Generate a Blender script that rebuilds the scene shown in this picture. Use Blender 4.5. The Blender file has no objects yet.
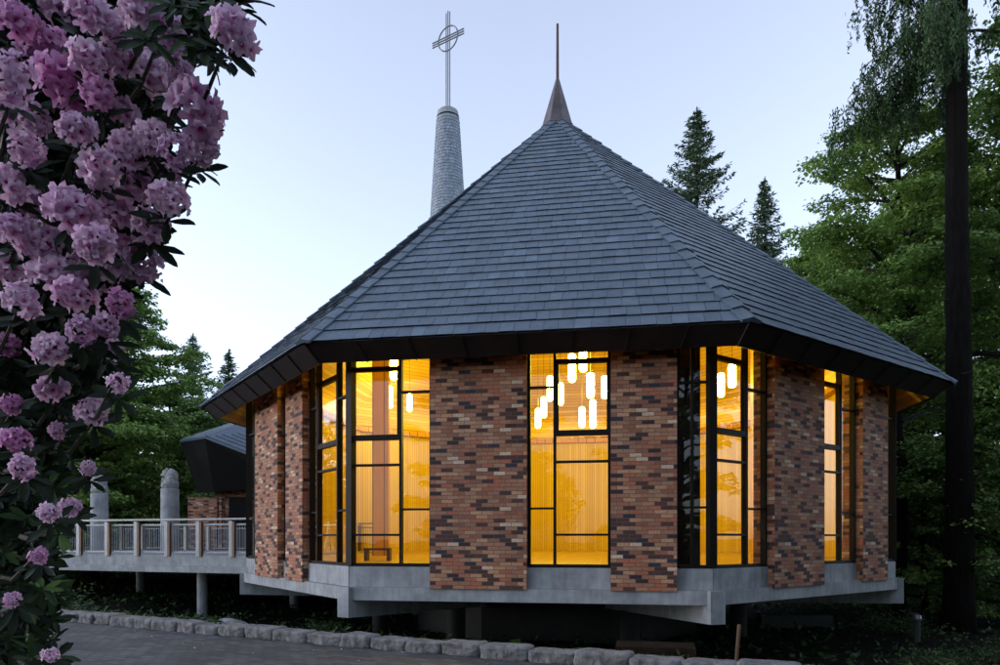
import bpy, bmesh, math, random
import numpy as np
from mathutils import Vector, noise as mnoise
R = math.radians
rng = np.random.default_rng(7)
random.seed(7)
scene = bpy.context.scene
COL = scene.collection

# ------------------------------------------------------------------ camera, sky, sun, exposure
F = 694.8; YH = 538.4                       # focal length and horizon in photo pixels (1000 wide)
cam = bpy.data.objects.new('camera', bpy.data.cameras.new('camera')); COL.objects.link(cam)
cam.location = (0, 0, 0); cam.rotation_euler = (R(90), 0, 0)
cam.data.sensor_width = 36; cam.data.lens = 36*F/1000
cam.data.shift_y = (YH-332.5)/1000
cam.data.clip_start = 0.05; cam.data.clip_end = 3000
scene.camera = cam

SUN_EL, SUN_AZ = 4.5, -92.0                 # azimuth clockwise from +Y (view direction)
w = bpy.data.worlds.new('World'); scene.world = w; w.use_nodes = True
nt = w.node_tree
bg = nt.nodes['Background']
sky = nt.nodes.new('ShaderNodeTexSky'); sky.sky_type = 'NISHITA'; sky.sun_disc = False
sky.sun_elevation = R(SUN_EL); sky.sun_rotation = R(SUN_AZ)
sky.air_density = 1.0; sky.dust_density = 0.6; sky.ozone_density = 3.0
hsv = nt.nodes.new('ShaderNodeHueSaturation'); hsv.inputs['Saturation'].default_value = 0.36
nt.links.new(sky.outputs[0], hsv.inputs['Color']); tn_ = nt.nodes.new('ShaderNodeMix'); tn_.data_type = 'RGBA'; tn_.blend_type = 'MULTIPLY'; tn_.inputs['Factor'].default_value = 1
tn_.inputs['B'].default_value = (.89, .925, 1.05, 1)      # dusk white balance
nt.links.new(hsv.outputs[0], tn_.inputs['A']); nt.links.new(tn_.outputs['Result'], bg.inputs['Color'])
bg.inputs['Strength'].default_value = 0.14

sl = bpy.data.lights.new('sun', 'SUN'); sl.energy = 0.010; sl.angle = R(25); sl.color = (1, .96, .92)
so = bpy.data.objects.new('sun', sl); COL.objects.link(so)
sd = Vector((math.sin(R(SUN_AZ))*math.cos(R(12)), math.cos(R(SUN_AZ))*math.cos(R(12)), math.sin(R(12))))
so.rotation_euler = sd.to_track_quat('Z', 'Y').to_euler()
vs = scene.view_settings
vs.view_transform = 'Standard'; vs.look = 'None'; vs.gamma = 1; vs.exposure = 2.64; vs.use_curve_mapping = False
cy = scene.cycles
cy.use_denoising = True; cy.max_bounces = 8; cy.diffuse_bounces = 4; cy.glossy_bounces = 3
cy.transparent_max_bounces = 12; cy.sample_clamp_indirect = 6; cy.caustics_reflective = False

# ------------------------------------------------------------------ material helpers
def new_mat(name):
    m = bpy.data.materials.new(name); m.use_nodes = True
    n = m.node_tree; return m, n, n.nodes['Principled BSDF']
def N(n, t, **kw):
    x = n.nodes.new(t)
    for k, v in kw.items():
        if k in x.inputs: x.inputs[k].default_value = v
        else: setattr(x, k, v)
    return x
def ramp(n, stops, interp='LINEAR'):
    r = n.nodes.new('ShaderNodeValToRGB'); r.color_ramp.interpolation = interp
    e = r.color_ramp.elements
    while len(e) > 1: e.remove(e[-1])
    e[0].position = stops[0][0]; e[0].color = (*stops[0][1], 1)
    for p, c in stops[1:]:
        k = e.new(p); k.color = (*c, 1)
    return r
def mat_noise(name, c0, c1, scale=5, rough=.7, bump=.2, detail=8, spec=.5, metal=0, bdist=.02, bscale=None, stretch=None):
    m, n, b = new_mat(name); L = n.links.new
    tc = N(n, 'ShaderNodeTexCoord'); src = tc.outputs['Object']
    if stretch:
        mp = N(n, 'ShaderNodeMapping'); mp.inputs['Scale'].default_value = stretch; L(src, mp.inputs[0]); src = mp.outputs[0]
    nz = N(n, 'ShaderNodeTexNoise', Scale=scale, Detail=detail, Roughness=.6); L(src, nz.inputs['Vector'])
    r = ramp(n, [(.3, c0), (.7, c1)]); L(nz.outputs['Fac'], r.inputs[0]); L(r.outputs[0], b.inputs['Base Color'])
    b.inputs['Roughness'].default_value = rough; b.inputs['Metallic'].default_value = metal
    b.inputs['Specular IOR Level'].default_value = spec
    if bump:
        nb = N(n, 'ShaderNodeTexNoise', Scale=bscale or scale*4, Detail=8); L(src, nb.inputs['Vector'])
        bp = N(n, 'ShaderNodeBump', Strength=bump, Distance=bdist); L(nb.outputs['Fac'], bp.inputs['Height']); L(bp.outputs[0], b.inputs['Normal'])
    return m
def mat_brick():
    m, n, b = new_mat('varied_brick'); L = n.links.new
    tc = N(n, 'ShaderNodeTexCoord')
    def br(c1, c2, mortar):
        t = N(n, 'ShaderNodeTexBrick'); t.offset = .5; t.squash = 1
        t.inputs['Scale'].default_value = 1; t.inputs['Brick Width'].default_value = .262; t.inputs['Row Height'].default_value = .0865
        t.inputs['Mortar Size'].default_value = .006; t.inputs['Mortar Smooth'].default_value = .2
        t.inputs['Color1'].default_value = (*c1, 1); t.inputs['Color2'].default_value = (*c2, 1); t.inputs['Mortar'].default_value = (*mortar, 1)
        L(tc.outputs['UV'], t.inputs['Vector']); return t
    t = br((0, 0, 0), (1, 1, 1), (.5, .5, .5))
    # the brick tint is roughly uniform: split it into a palette
    pal = ramp(n, [(0, (.035, .016, .016)), (.055, (.085, .032, .024)), (.14, (.34, .155, .088)), (.34, (.38, .13, .068)), (.48, (.27, .112, .064)),
                   (.58, (.48, .26, .145)), (.71, (.024, .024, .036)), (.735, (.38, .20, .115)), (.885, (.065, .025, .020)), (.94, (.60, .44, .31))], 'CONSTANT')
    L(t.outputs['Color'], pal.inputs[0])
    nz = N(n, 'ShaderNodeTexNoise', Scale=22, Detail=6); L(tc.outputs['UV'], nz.inputs['Vector'])
    mx = N(n, 'ShaderNodeMix', data_type='RGBA', blend_type='MULTIPLY'); mx.inputs['Factor'].default_value = .6
    rr = ramp(n, [(.3, (.55, .55, .55)), (.7, (1.25, 1.2, 1.15))]); L(nz.outputs['Fac'], rr.inputs[0])
    L(pal.outputs[0], mx.inputs['A']); L(rr.outputs[0], mx.inputs['B'])
    nl = N(n, 'ShaderNodeTexNoise', Scale=1.1, Detail=4); L(tc.outputs['UV'], nl.inputs['Vector'])
    rl = ramp(n, [(.3, (.8, .8, .8)), (.7, (1.1, 1.1, 1.1))]); L(nl.outputs['Fac'], rl.inputs[0])
    mx2 = N(n, 'ShaderNodeMix', data_type='RGBA', blend_type='MULTIPLY'); mx2.inputs['Factor'].default_value = 1
    L(mx.outputs['Result'], mx2.inputs['A']); L(rl.outputs[0], mx2.inputs['B'])
    mo = N(n, 'ShaderNodeMix', data_type='RGBA'); L(t.outputs['Fac'], mo.inputs['Factor']); L(mx2.outputs['Result'], mo.inputs['A'])
    mo.inputs['B'].default_value = (.085, .07, .062, 1)
    L(mo.outputs['Result'], b.inputs['Base Color']); b.inputs['Roughness'].default_value = .8
    inv = N(n, 'ShaderNodeMath', operation='SUBTRACT'); inv.inputs[0].default_value = 1; L(t.outputs['Fac'], inv.inputs[1])
    ad = N(n, 'ShaderNodeMath', operation='MULTIPLY_ADD'); L(nz.outputs['Fac'], ad.inputs[0]); ad.inputs[1].default_value = .5; L(inv.outputs[0], ad.inputs[2])
    bp = N(n, 'ShaderNodeBump', Strength=.6, Distance=.012); L(ad.outputs[0], bp.inputs['Height']); L(bp.outputs[0], b.inputs['Normal'])
    return m
def mat_slate(name, c0, c1, rough=.5):
    m, n, b = new_mat(name); L = n.links.new
    g = N(n, 'ShaderNodeNewGeometry'); tc = N(n, 'ShaderNodeTexCoord')
    r = ramp(n, [(0, c0), (.9, c1), (1, tuple(x*1.2 for x in c1))]); L(g.outputs['Random Per Island'], r.inputs[0])
    nz = N(n, 'ShaderNodeTexNoise', Scale=3.5, Detail=8, Roughness=.7); L(tc.outputs['Object'], nz.inputs['Vector'])
    rr = ramp(n, [(.3, (.72, .72, .72)), (.72, (1.15, 1.15, 1.15))]); L(nz.outputs['Fac'], rr.inputs[0])
    mx = N(n, 'ShaderNodeMix', data_type='RGBA', blend_type='MULTIPLY'); mx.inputs['Factor'].default_value = 1
    L(r.outputs[0], mx.inputs['A']); L(rr.outputs[0], mx.inputs['B']); L(mx.outputs['Result'], b.inputs['Base Color'])
    b.inputs['Roughness'].default_value = rough
    nb = N(n, 'ShaderNodeTexNoise', Scale=30, Detail=6); L(tc.outputs['Object'], nb.inputs['Vector'])
    bp = N(n, 'ShaderNodeBump', Strength=.3, Distance=.01); L(nb.outputs['Fac'], bp.inputs['Height']); L(bp.outputs[0], b.inputs['Normal'])
    return m
def mat_wood(name, c0, c1, plank=.12, rough=.45, along_v=False):
    """planks as stripes across UV u; grain along v (or the other way round)"""
    m, n, b = new_mat(name); L = n.links.new
    tc = N(n, 'ShaderNodeTexCoord'); sp = N(n, 'ShaderNodeSeparateXYZ'); L(tc.outputs['UV'], sp.inputs[0])
    u = sp.outputs['Y' if along_v else 'X']; v = sp.outputs['X' if along_v else 'Y']
    dv = N(n, 'ShaderNodeMath', operation='DIVIDE'); L(u, dv.inputs[0]); dv.inputs[1].default_value = plank
    fl = N(n, 'ShaderNodeMath', operation='FLOOR'); L(dv.outputs[0], fl.inputs[0])
    fr = N(n, 'ShaderNodeMath', operation='FRACT'); L(dv.outputs[0], fr.inputs[0])
    wn = N(n, 'ShaderNodeTexWhiteNoise', noise_dimensions='1D'); L(fl.outputs[0], wn.inputs['W'])
    cb = N(n, 'ShaderNodeCombineXYZ'); L(dv.outputs[0], cb.inputs[0])
    vv = N(n, 'ShaderNodeMath', operation='MULTIPLY_ADD'); L(v, vv.inputs[0]); vv.inputs[1].default_value = .5; L(wn.outputs[0], vv.inputs[2])
    L(vv.outputs[0], cb.inputs[1]); L(fl.outputs[0], cb.inputs[2])
    nz = N(n, 'ShaderNodeTexNoise', Scale=3, Detail=6, Roughness=.6); L(cb.outputs[0], nz.inputs['Vector'])
    ad = N(n, 'ShaderNodeMath', operation='ADD'); L(wn.outputs[0], ad.inputs[0]); L(nz.outputs['Fac'], ad.inputs[1])
    hf = N(n, 'ShaderNodeMath', operation='MULTIPLY'); L(ad.outputs[0], hf.inputs[0]); hf.inputs[1].default_value = .5
    r = ramp(n, [(.2, c0), (.8, c1)]); L(hf.outputs[0], r.inputs[0])
    gp = N(n, 'ShaderNodeMath', operation='LESS_THAN'); L(fr.outputs[0], gp.inputs[0]); gp.inputs[1].default_value = .1
    mx = N(n, 'ShaderNodeMix', data_type='RGBA'); L(gp.outputs[0], mx.inputs['Factor']); L(r.outputs[0], mx.inputs['A'])
    mx.inputs['B'].default_value = (*(x*.35 for x in c0), 1)
    L(mx.outputs['Result'], b.inputs['Base Color']); b.inputs['Roughness'].default_value = rough
    bp = N(n, 'ShaderNodeBump', Strength=.4, Distance=.006); bp.invert = True
    L(gp.outputs[0], bp.inputs['Height']); L(bp.outputs[0], b.inputs['Normal'])
    return m
def mat_leaf(name, stops, rough=.55, trans=.25, spec=.3):
    m, n, b = new_mat(name); L = n.links.new
    a = N(n, 'ShaderNodeAttribute', attribute_name='tint')
    r = ramp(n, stops); L(a.outputs['Fac'], r.inputs[0]); L(r.outputs[0], b.inputs['Base Color'])
    b.inputs['Roughness'].default_value = rough; b.inputs['Specular IOR Level'].default_value = spec
    t = N(n, 'ShaderNodeBsdfTranslucent'); L(r.outputs[0], t.inputs['Color'])
    ms = N(n, 'ShaderNodeMixShader'); ms.inputs[0].default_value = trans
    L(b.outputs[0], ms.inputs[1]); L(t.outputs[0], ms.inputs[2]); L(ms.outputs[0], n.nodes['Material Output'].inputs['Surface'])
    return m
def mat_emit(name, col, strength):
    m, n, b = new_mat(name)
    b.inputs['Base Color'].default_value = (.8, .8, .8, 1)
    b.inputs['Emission Color'].default_value = (*col, 1); b.inputs['Emission Strength'].default_value = strength
    return m
def mat_glass():
    m, n, b = new_mat('window_glass'); L = n.links.new; n.nodes.remove(b)
    t = N(n, 'ShaderNodeBsdfTransparent'); t.inputs[0].default_value = (.97, .97, .955, 1)
    g = N(n, 'ShaderNodeBsdfGlossy'); g.inputs['Roughness'].default_value = .012
    tc = N(n, 'ShaderNodeTexCoord'); nz = N(n, 'ShaderNodeTexNoise', Scale=1.3, Detail=1); L(tc.outputs['Object'], nz.inputs['Vector'])
    bp = N(n, 'ShaderNodeBump', Strength=.08, Distance=.05); L(nz.outputs['Fac'], bp.inputs['Height']); L(bp.outputs[0], g.inputs['Normal'])
    lw = N(n, 'ShaderNodeLayerWeight', Blend=.5); pw = N(n, 'ShaderNodeMath', operation='POWER'); L(lw.outputs['Facing'], pw.inputs[0]); pw.inputs[1].default_value = 4.5
    f = N(n, 'ShaderNodeMath', operation='MULTIPLY_ADD'); L(pw.outputs[0], f.inputs[0]); f.inputs[1].default_value = .9; f.inputs[2].default_value = .03
    s = N(n, 'ShaderNodeMixShader'); L(f.outputs[0], s.inputs[0]); L(t.outputs[0], s.inputs[1]); L(g.outputs[0], s.inputs[2])
    L(s.outputs[0], n.nodes['Material Output'].inputs['Surface'])
    return m

M = {}
M['brick'] = mat_brick()
M['slate'] = mat_slate('slate_shingle', (.078, .108, .142), (.098, .134, .174))
M['spire_slate'] = mat_slate('spire_shingle', (.19, .225, .27), (.27, .315, .37), .6)
M['copper'] = mat_noise('weathered_copper', (.012, .008, .008), (.034, .020, .019), 1.6, .5, .15, metal=.25, bscale=6, bdist=.03)
M['capcopper'] = mat_noise('cap_copper', (.07, .060, .062), (.15, .125, .125), 2.5, .35, .1, metal=.6)
M['concrete'] = mat_noise('pale_concrete', (.19, .205, .215), (.36, .38, .40), 2.2, .8, .25, bscale=25, bdist=.008)
def concrete_wear(m):
    n = m.node_tree; L = n.links.new; b = n.nodes['Principled BSDF']; src = b.inputs['Base Color'].links[0].from_socket
    tc = N(n, 'ShaderNodeTexCoord'); mp = N(n, 'ShaderNodeMapping'); mp.inputs['Scale'].default_value = (5, 5, .55); L(tc.outputs['Object'], mp.inputs[0])
    nz = N(n, 'ShaderNodeTexNoise', Scale=1.6, Detail=6, Roughness=.65); L(mp.outputs[0], nz.inputs['Vector'])
    r = ramp(n, [(.38, (.52, .50, .47)), (.58, (1, 1, 1))]); L(nz.outputs['Fac'], r.inputs[0])
    mx = N(n, 'ShaderNodeMix', data_type='RGBA', blend_type='MULTIPLY'); mx.inputs['Factor'].default_value = .4
    L(src, mx.inputs['A']); L(r.outputs[0], mx.inputs['B']); L(mx.outputs['Result'], b.inputs['Base Color'])
concrete_wear(M['concrete'])
M['concrete_dark'] = mat_noise('shaded_concrete', (.012, .012, .012), (.022, .022, .02), 2.2, .85, .25, bscale=25, bdist=.008)  # concrete copy with the undercroft shade put into its colour
M['frame'] = mat_noise('bronze_frame', (.006, .005, .004), (.010, .008, .007), 8, .55, 0, spec=.15)
M['glass'] = mat_glass()
M['wallwood'] = mat_wood('slatted_wall_wood', (.50, .335, .010), (.64, .465, .02), .11, .6)
M['ceilwood'] = mat_wood('ceiling_wood', (.34, .19, .02), (.56, .36, .05), .16, along_v=True)
M['floorwood'] = mat_wood('floor_wood', (.50, .33, .04), (.62, .43, .07), .12, .3)
M['colwood'] = mat_wood('column_wood', (.46, .22, .02), (.58, .30, .03), .4, .6)
M['darkwood'] = mat_noise('dark_wood', (.05, .018, .010), (.10, .035, .02), 3, .5, .1, stretch=(1, 1, 8))
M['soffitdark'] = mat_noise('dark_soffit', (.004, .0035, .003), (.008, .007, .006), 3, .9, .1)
M['lamp'] = mat_emit('lamp_glow', (1.0, .76, .09), 17)
M['cove'] = mat_emit('cove_glow', (1.0, .78, .10), 3.2)
M['cord'] = mat_noise('black_cord', (.02, .02, .02), (.03, .03, .03), 5, .5, 0)
M['steel'] = mat_noise('stainless_steel', (.10, .10, .11), (.18, .18, .19), 3, .4, 0, metal=.5)
M['railmetal'] = mat_noise('galvanised_rail', (.17, .18, .195), (.25, .26, .28), 3, .45, 0, metal=.3)
M['postwood'] = mat_noise('brown_post_wood', (.09, .045, .022), (.15, .08, .036), 4, .6, .2, stretch=(4, 4, .6))
M['stone'] = mat_noise('carved_stone', (.17, .18, .18), (.33, .34, .33), 7, .85, .5, bscale=22, bdist=.02)
M['kerb'] = mat_noise('granite_kerb', (.06, .060, .063), (.24, .23, .23), 6, .9, 1.0, bscale=16, bdist=.04)
M['hatch'] = mat_noise('shade_dark_slats', (.016, .010, .006), (.035, .022, .014), 3, .9, .3, spec=.1)  # slats darkened in the colour to stand for shade under the slab
M['stonedim'] = mat_noise('shade_toned_concrete', (.02, .023, .02), (.045, .05, .042), 3, .9, .4)  # planter and bollard concrete, shade under the chapel painted into the tone
M['soil'] = mat_noise('dark_soil', (.003, .0028, .002), (.009, .008, .006), .8, .95, .6, spec=.08, bscale=5, bdist=.08)
M['bark'] = mat_noise('fir_bark', (.004, .0035, .003), (.012, .010, .009), 3, .95, 1.0, spec=.08, bscale=7, bdist=.08, stretch=(3, 3, .5))
M['twig'] = mat_noise('twig_bark', (.016, .013, .010), (.04, .032, .024), 6, .9, .3)
M['maple'] = mat_leaf('broadleaf_green', [(0, (.055, .105, .026)), (.5, (.14, .235, .06)), (1, (.25, .38, .10))])
M['maple_l'] = mat_leaf('fresh_green', [(0, (.085, .145, .03)), (.5, (.21, .34, .08)), (1, (.36, .52, .14))], trans=.35)
M['maple_b'] = mat_leaf('deep_green', [(0, (.036, .075, .023)), (.6, (.095, .17, .048)), (1, (.17, .26, .07))])
M['fir'] = mat_leaf('fir_needles', [(0, (.055, .11, .07)), (.6, (.11, .18, .10)), (1, (.16, .23, .12))], trans=.1)
M['cedar'] = mat_leaf('drooping_needles', [(0, (.012, .034, .008)), (.6, (.026, .066, .014)), (1, (.065, .12, .03))], trans=.15)
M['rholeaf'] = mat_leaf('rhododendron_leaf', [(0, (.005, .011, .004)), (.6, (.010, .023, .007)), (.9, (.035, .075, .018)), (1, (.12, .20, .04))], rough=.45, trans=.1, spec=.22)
M['shrub'] = mat_leaf('shrub_leaf', [(0, (.02, .045, .015)), (.6, (.04, .085, .025)), (1, (.08, .13, .04))])
M['grass'] = mat_leaf('grass_blade', [(0, (.03, .06, .015)), (1, (.09, .15, .04))])
M['whitestuff'] = mat_noise('petal_litter', (.6, .5, .58), (.8, .72, .78), 5, .7, 0)

def mat_petal():
    m, n, b = new_mat('pink_petal'); L = n.links.new
    tc = N(n, 'ShaderNodeTexCoord'); sp = N(n, 'ShaderNodeSeparateXYZ'); L(tc.outputs['UV'], sp.inputs[0])
    r = ramp(n, [(0, (.30, .03, .18)), (.25, (.56, .17, .42)), (.45, (.78, .48, .70)), (.8, (.90, .74, .88)), (1, (.82, .58, .78))]); L(sp.outputs[0], r.inputs[0])
    oi = N(n, 'ShaderNodeObjectInfo'); nz = N(n, 'ShaderNodeTexNoise', Scale=14, Detail=3); L(tc.outputs['Object'], nz.inputs['Vector'])
    r2 = ramp(n, [(0, (.80, .50, .72)), (.12, (.86, .74, .84)), (.5, (.92, .88, .92)), (1, (1, .98, .97))]); L(oi.outputs['Random'], r2.inputs[0])
    mx = N(n, 'ShaderNodeMix', data_type='RGBA', blend_type='MULTIPLY'); mx.inputs['Factor'].default_value = 1
    L(r.outputs[0], mx.inputs['A']); L(r2.outputs[0], mx.inputs['B'])
    L(mx.outputs['Result'], b.inputs['Base Color']); b.inputs['Roughness'].default_value = .6; b.inputs['Specular IOR Level'].default_value = .2
    t = N(n, 'ShaderNodeBsdfTranslucent'); L(mx.outputs['Result'], t.inputs['Color'])
    ms = N(n, 'ShaderNodeMixShader'); ms.inputs[0].default_value = .35
    L(b.outputs[0], ms.inputs[1]); L(t.outputs[0], ms.inputs[2]); L(ms.outputs[0], n.nodes['Material Output'].inputs['Surface'])
    return m
M['petal'] = mat_petal()
def mat_paver():
    m, n, b = new_mat('grey_paver'); L = n.links.new
    tc = N(n, 'ShaderNodeTexCoord'); mp = N(n, 'ShaderNodeMapping'); mp.inputs['Rotation'].default_value = (0, 0, R(26.5)); L(tc.outputs['Object'], mp.inputs[0])
    t = N(n, 'ShaderNodeTexBrick'); t.offset = .5
    for k, v in (('Scale', 1), ('Brick Width', .24), ('Row Height', .12), ('Mortar Size', .009), ('Mortar Smooth', .3)): t.inputs[k].default_value = v
    t.inputs['Color1'].default_value = (.040, .040, .043, 1); t.inputs['Color2'].default_value = (.10, .099, .10, 1); t.inputs['Mortar'].default_value = (.008, .008, .008, 1)
    wz = N(n, 'ShaderNodeTexNoise', Scale=3, Detail=2); L(mp.outputs[0], wz.inputs['Vector'])
    wm = N(n, 'ShaderNodeMix', data_type='VECTOR'); wm.inputs['Factor'].default_value = .02; L(mp.outputs[0], wm.inputs['A']); L(wz.outputs['Color'], wm.inputs['B'])
    L(wm.outputs['Result'], t.inputs['Vector'])
    nz = N(n, 'ShaderNodeTexNoise', Scale=1.2, Detail=8); L(tc.outputs['Object'], nz.inputs['Vector'])
    rr = ramp(n, [(.3, (.6, .6, .6)), (.7, (1.25, 1.22, 1.2))]); L(nz.outputs['Fac'], rr.inputs[0])
    mx = N(n, 'ShaderNodeMix', data_type='RGBA', blend_type='MULTIPLY'); mx.inputs['Factor'].default_value = 1
    L(t.outputs['Color'], mx.inputs['A']); L(rr.outputs[0], mx.inputs['B']); L(mx.outputs['Result'], b.inputs['Base Color'])
    b.inputs['Roughness'].default_value = .75
    nb = N(n, 'ShaderNodeTexNoise', Scale=40, Detail=4); L(tc.outputs['Object'], nb.inputs['Vector'])
    ad = N(n, 'ShaderNodeMath', operation='MULTIPLY_ADD'); L(t.outputs['Fac'], ad.inputs[0]); ad.inputs[1].default_value = -1.; L(nb.outputs['Fac'], ad.inputs[2])
    bp = N(n, 'ShaderNodeBump', Strength=.9, Distance=.012); L(ad.outputs[0], bp.inputs['Height']); L(bp.outputs[0], b.inputs['Normal'])
    return m
M['paver'] = mat_paver()

# ------------------------------------------------------------------ object helpers
def tag(o, label=None, cat=None, group=None, kind=None):
    if label: o['label'] = label
    if cat: o['category'] = cat
    if group: o['group'] = group
    if kind: o['kind'] = kind
    return o
def empty(name, loc, label, cat, group=None):
    o = bpy.data.objects.new(name, None); COL.objects.link(o); o.location = loc; o.empty_display_size = .2
    return tag(o, label, cat, group)
def link(name, me, mat=None, parent=None):
    o = bpy.data.objects.new(name, me); COL.objects.link(o)
    if mat is not None and not me.materials: me.materials.append(mat)
    if parent is not None:
        o.parent = parent
        if parent.parent: base = Vector(parent.parent.location)+Vector(parent.location)
        else: base = Vector(parent.location)
        o.location = -base
    return o
class MB:
    def __init__(s): s.v = []; s.f = []; s.uv = []
    def quad(s, pts, uv=None):
        k = len(s.v); s.v += [tuple(p) for p in pts]; s.f.append(tuple(range(k, k+len(pts))))
        if uv is None: uv = [(p[0], p[1]) for p in pts]
        s.uv += uv
    def hexa(s, b, t):
        """closed box from bottom ring b (4 pts ccw seen from above) and top ring t"""
        k = len(s.v); s.v += [tuple(p) for p in b]+[tuple(p) for p in t]
        fs = [(3, 2, 1, 0), (4, 5, 6, 7)]+[(i, (i+1) % 4, (i+1) % 4+4, i+4) for i in range(4)]
        L = [0]
        for i in range(4): L.append(L[-1]+math.dist(b[i][:2], b[(i+1) % 4][:2]))
        for n_, f in enumerate(fs):
            s.f.append(tuple(k+i for i in f))
            P = list(b)+list(t)
            if n_ < 2: s.uv += [(P[i][0], P[i][1]) for i in f]
            else:
                i = n_-2; s.uv += [(L[i], b[i][2]), (L[i+1], b[(i+1) % 4][2]), (L[i+1], t[(i+1) % 4][2]), (L[i], t[i][2])]
    def box(s, c, d, rz=0):
        cx_, cy_, cz_ = c; a, b_, h = d[0]/2, d[1]/2, d[2]/2; cs, sn = math.cos(rz), math.sin(rz)
        r = [(cx_+x*cs-y*sn, cy_+x*sn+y*cs) for x, y in ((-a, -b_), (a, -b_), (a, b_), (-a, b_))]
        s.hexa([(x, y, cz_-h) for x, y in r], [(x, y, cz_+h) for x, y in r])
    def beam(s, p, q, wd, ht, up=(0, 0, 1)):
        p, q = Vector(p), Vector(q); d = (q-p).normalized(); u = Vector(up); x = d.cross(u).normalized()*wd/2; z = x.cross(d).normalized()*ht/2
        b = [p-x-z, p+x-z, q+x-z, q-x-z]; t = [v+2*z for v in b]
        s.hexa([tuple(v) for v in b], [tuple(v) for v in t])
    def tube(s, pts, rad, n=6, cap=True):
        pts = [Vector(p) for p in pts]; k0 = len(s.v); m_ = len(pts)
        if not hasattr(rad, '__len__'): rad = [rad]*m_
        for i, p in enumerate(pts):
            d = (pts[min(i+1, m_-1)]-pts[max(i-1, 0)])
            if d.length < 1e-9: d = Vector((0, 0, 1))
            d.normalize(); a = Vector((0, 1, 0)) if abs(d.y) < .9 else Vector((1, 0, 0))
            x = d.cross(a).normalized(); y = d.cross(x)
            for j in range(n):
                t = 2*math.pi*j/n; s.v.append(tuple(p+(x*math.cos(t)+y*math.sin(t))*rad[i]))
        for i in range(m_-1):
            for j in range(n):
                a_, b_ = k0+i*n+j, k0+i*n+(j+1) % n
                s.f.append((a_, b_, b_+n, a_+n)); s.uv += [(j/n, i), ((j+1)/n, i), ((j+1)/n, i+1), (j/n, i+1)]
        if cap:
            for base, rev in ((k0, 1), (k0+(m_-1)*n, 0)):
                f = tuple(range(base, base+n)); s.f.append(f[::-1] if rev else f); s.uv += [(0, 0)]*n
    def mesh(s, name, mat, smooth=False, fix=True):
        me = bpy.data.meshes.new(name); me.from_pydata(s.v, [], s.f)
        ul = me.uv_layers.new(name='UVMap'); ul.data.foreach_set('uv', np.array(s.uv, dtype=np.float32).ravel())
        if fix:
            bm = bmesh.new(); bm.from_mesh(me); bmesh.ops.recalc_face_normals(bm, faces=bm.faces); bm.to_mesh(me); bm.free()
        if smooth: me.polygons.foreach_set('use_smooth', [True]*len(me.polygons))
        me.materials.append(mat); me.update(); return me
    def build(s, name, mat, parent=None, smooth=False, fix=True):
        return link(name, s.mesh(name, mat, smooth, fix), None, parent)
def px(x, y, Z):                 # a photo pixel at depth Z -> world point (the eye is the origin)
    return Vector(((x-500)/F*Z, Z, (YH-y)/F*Z))

# ------------------------------------------------------------------ ground
def curb_y(x): return 9.17-.498*x+.004*(x+3)**2
def sstep(a, b, x):
    t = min(1, max(0, (x-a)/(b-a))); return t*t*(3-2*t)
def ground_h(x, y):
    d = y-curb_y(x)
    h = -1.6
    h -= .95*sstep(.35, 3.5, d)
    h -= .55*sstep(3, 9, d)*sstep(-14, -5, x)
    h += .9*sstep(32, 75, y)
    n = mnoise.noise(Vector((x*.25, y*.25, 0)))*.22+mnoise.noise(Vector((x*.9, y*.9, 3)))*.07
    return h+n*sstep(.3, 1.5, d)-.012*(1-sstep(0, .3, d))
xs = np.unique(np.concatenate([np.linspace(-600, -40, 12), np.linspace(-40, -14, 20), np.linspace(-14, 26, 100), np.linspace(26, 50, 18), np.linspace(50, 600, 12)]))
ys = np.unique(np.concatenate([np.linspace(-300, -5, 8), np.linspace(-5, 35, 100), np.linspace(35, 90, 25), np.linspace(90, 900, 12)]))
g = MB(); nx = len(xs)
g.v = [(x, y, ground_h(x, y)) for y in ys for x in xs]
for j in range(len(ys)-1):
    for i in range(nx-1):
        a = j*nx+i; g.f.append((a, a+1, a+nx+1, a+nx)); g.uv += [(0, 0)]*4
tag(g.build('ground', M['soil'], smooth=True, fix=False), kind='structure')
p = MB()
cx_pts = np.linspace(-22, 12, 60)
for a, b in zip(cx_pts[:-1], cx_pts[1:]):
    p.quad([(a, -4, -1.604), (b, -4, -1.604), (b, max(-3.9, curb_y(b)+.04), -1.604), (a, curb_y(a)+.04, -1.604)])
tag(p.build('path', M['paver'], fix=False), 'grey paved footpath', kind='structure')

# ------------------------------------------------------------------ chapel
TH = .1595; CX, CZ = 2.067, 24.962
HE, RE = 4.2, 11.911; HF, RF = 3.83, 11.454; HS, RS = -1.107, 10.696; HW, RW = -.613, 10.533
C8 = math.cos(math.pi/8); S8 = math.sin(math.pi/8)
def fr(i):
    n = Vector((-math.sin(TH), -math.cos(TH))); d = Vector((math.cos(TH), -math.sin(TH))); a = R(45*i)
    return math.cos(a)*n+math.sin(a)*d, -math.sin(a)*n+math.cos(a)*d
def P(i, t, ap, h):
    n, d = fr(i); q = Vector((CX, CZ))+ap*n+t*d; return (q.x, q.y, h)
def fbox(mb, i, t0, t1, a0, a1, h0, h1):
    mb.hexa([P(i, t0, a1, h0), P(i, t1, a1, h0), P(i, t1, a0, h0), P(i, t0, a0, h0)], [P(i, t0, a1, h1), P(i, t1, a1, h1), P(i, t1, a0, h1), P(i, t0, a0, h1)])
def corner(i, r, h):             # corner between face i-1 and face i (left end of face i)
    return P(i, -r*S8, r*C8, h)
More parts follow.
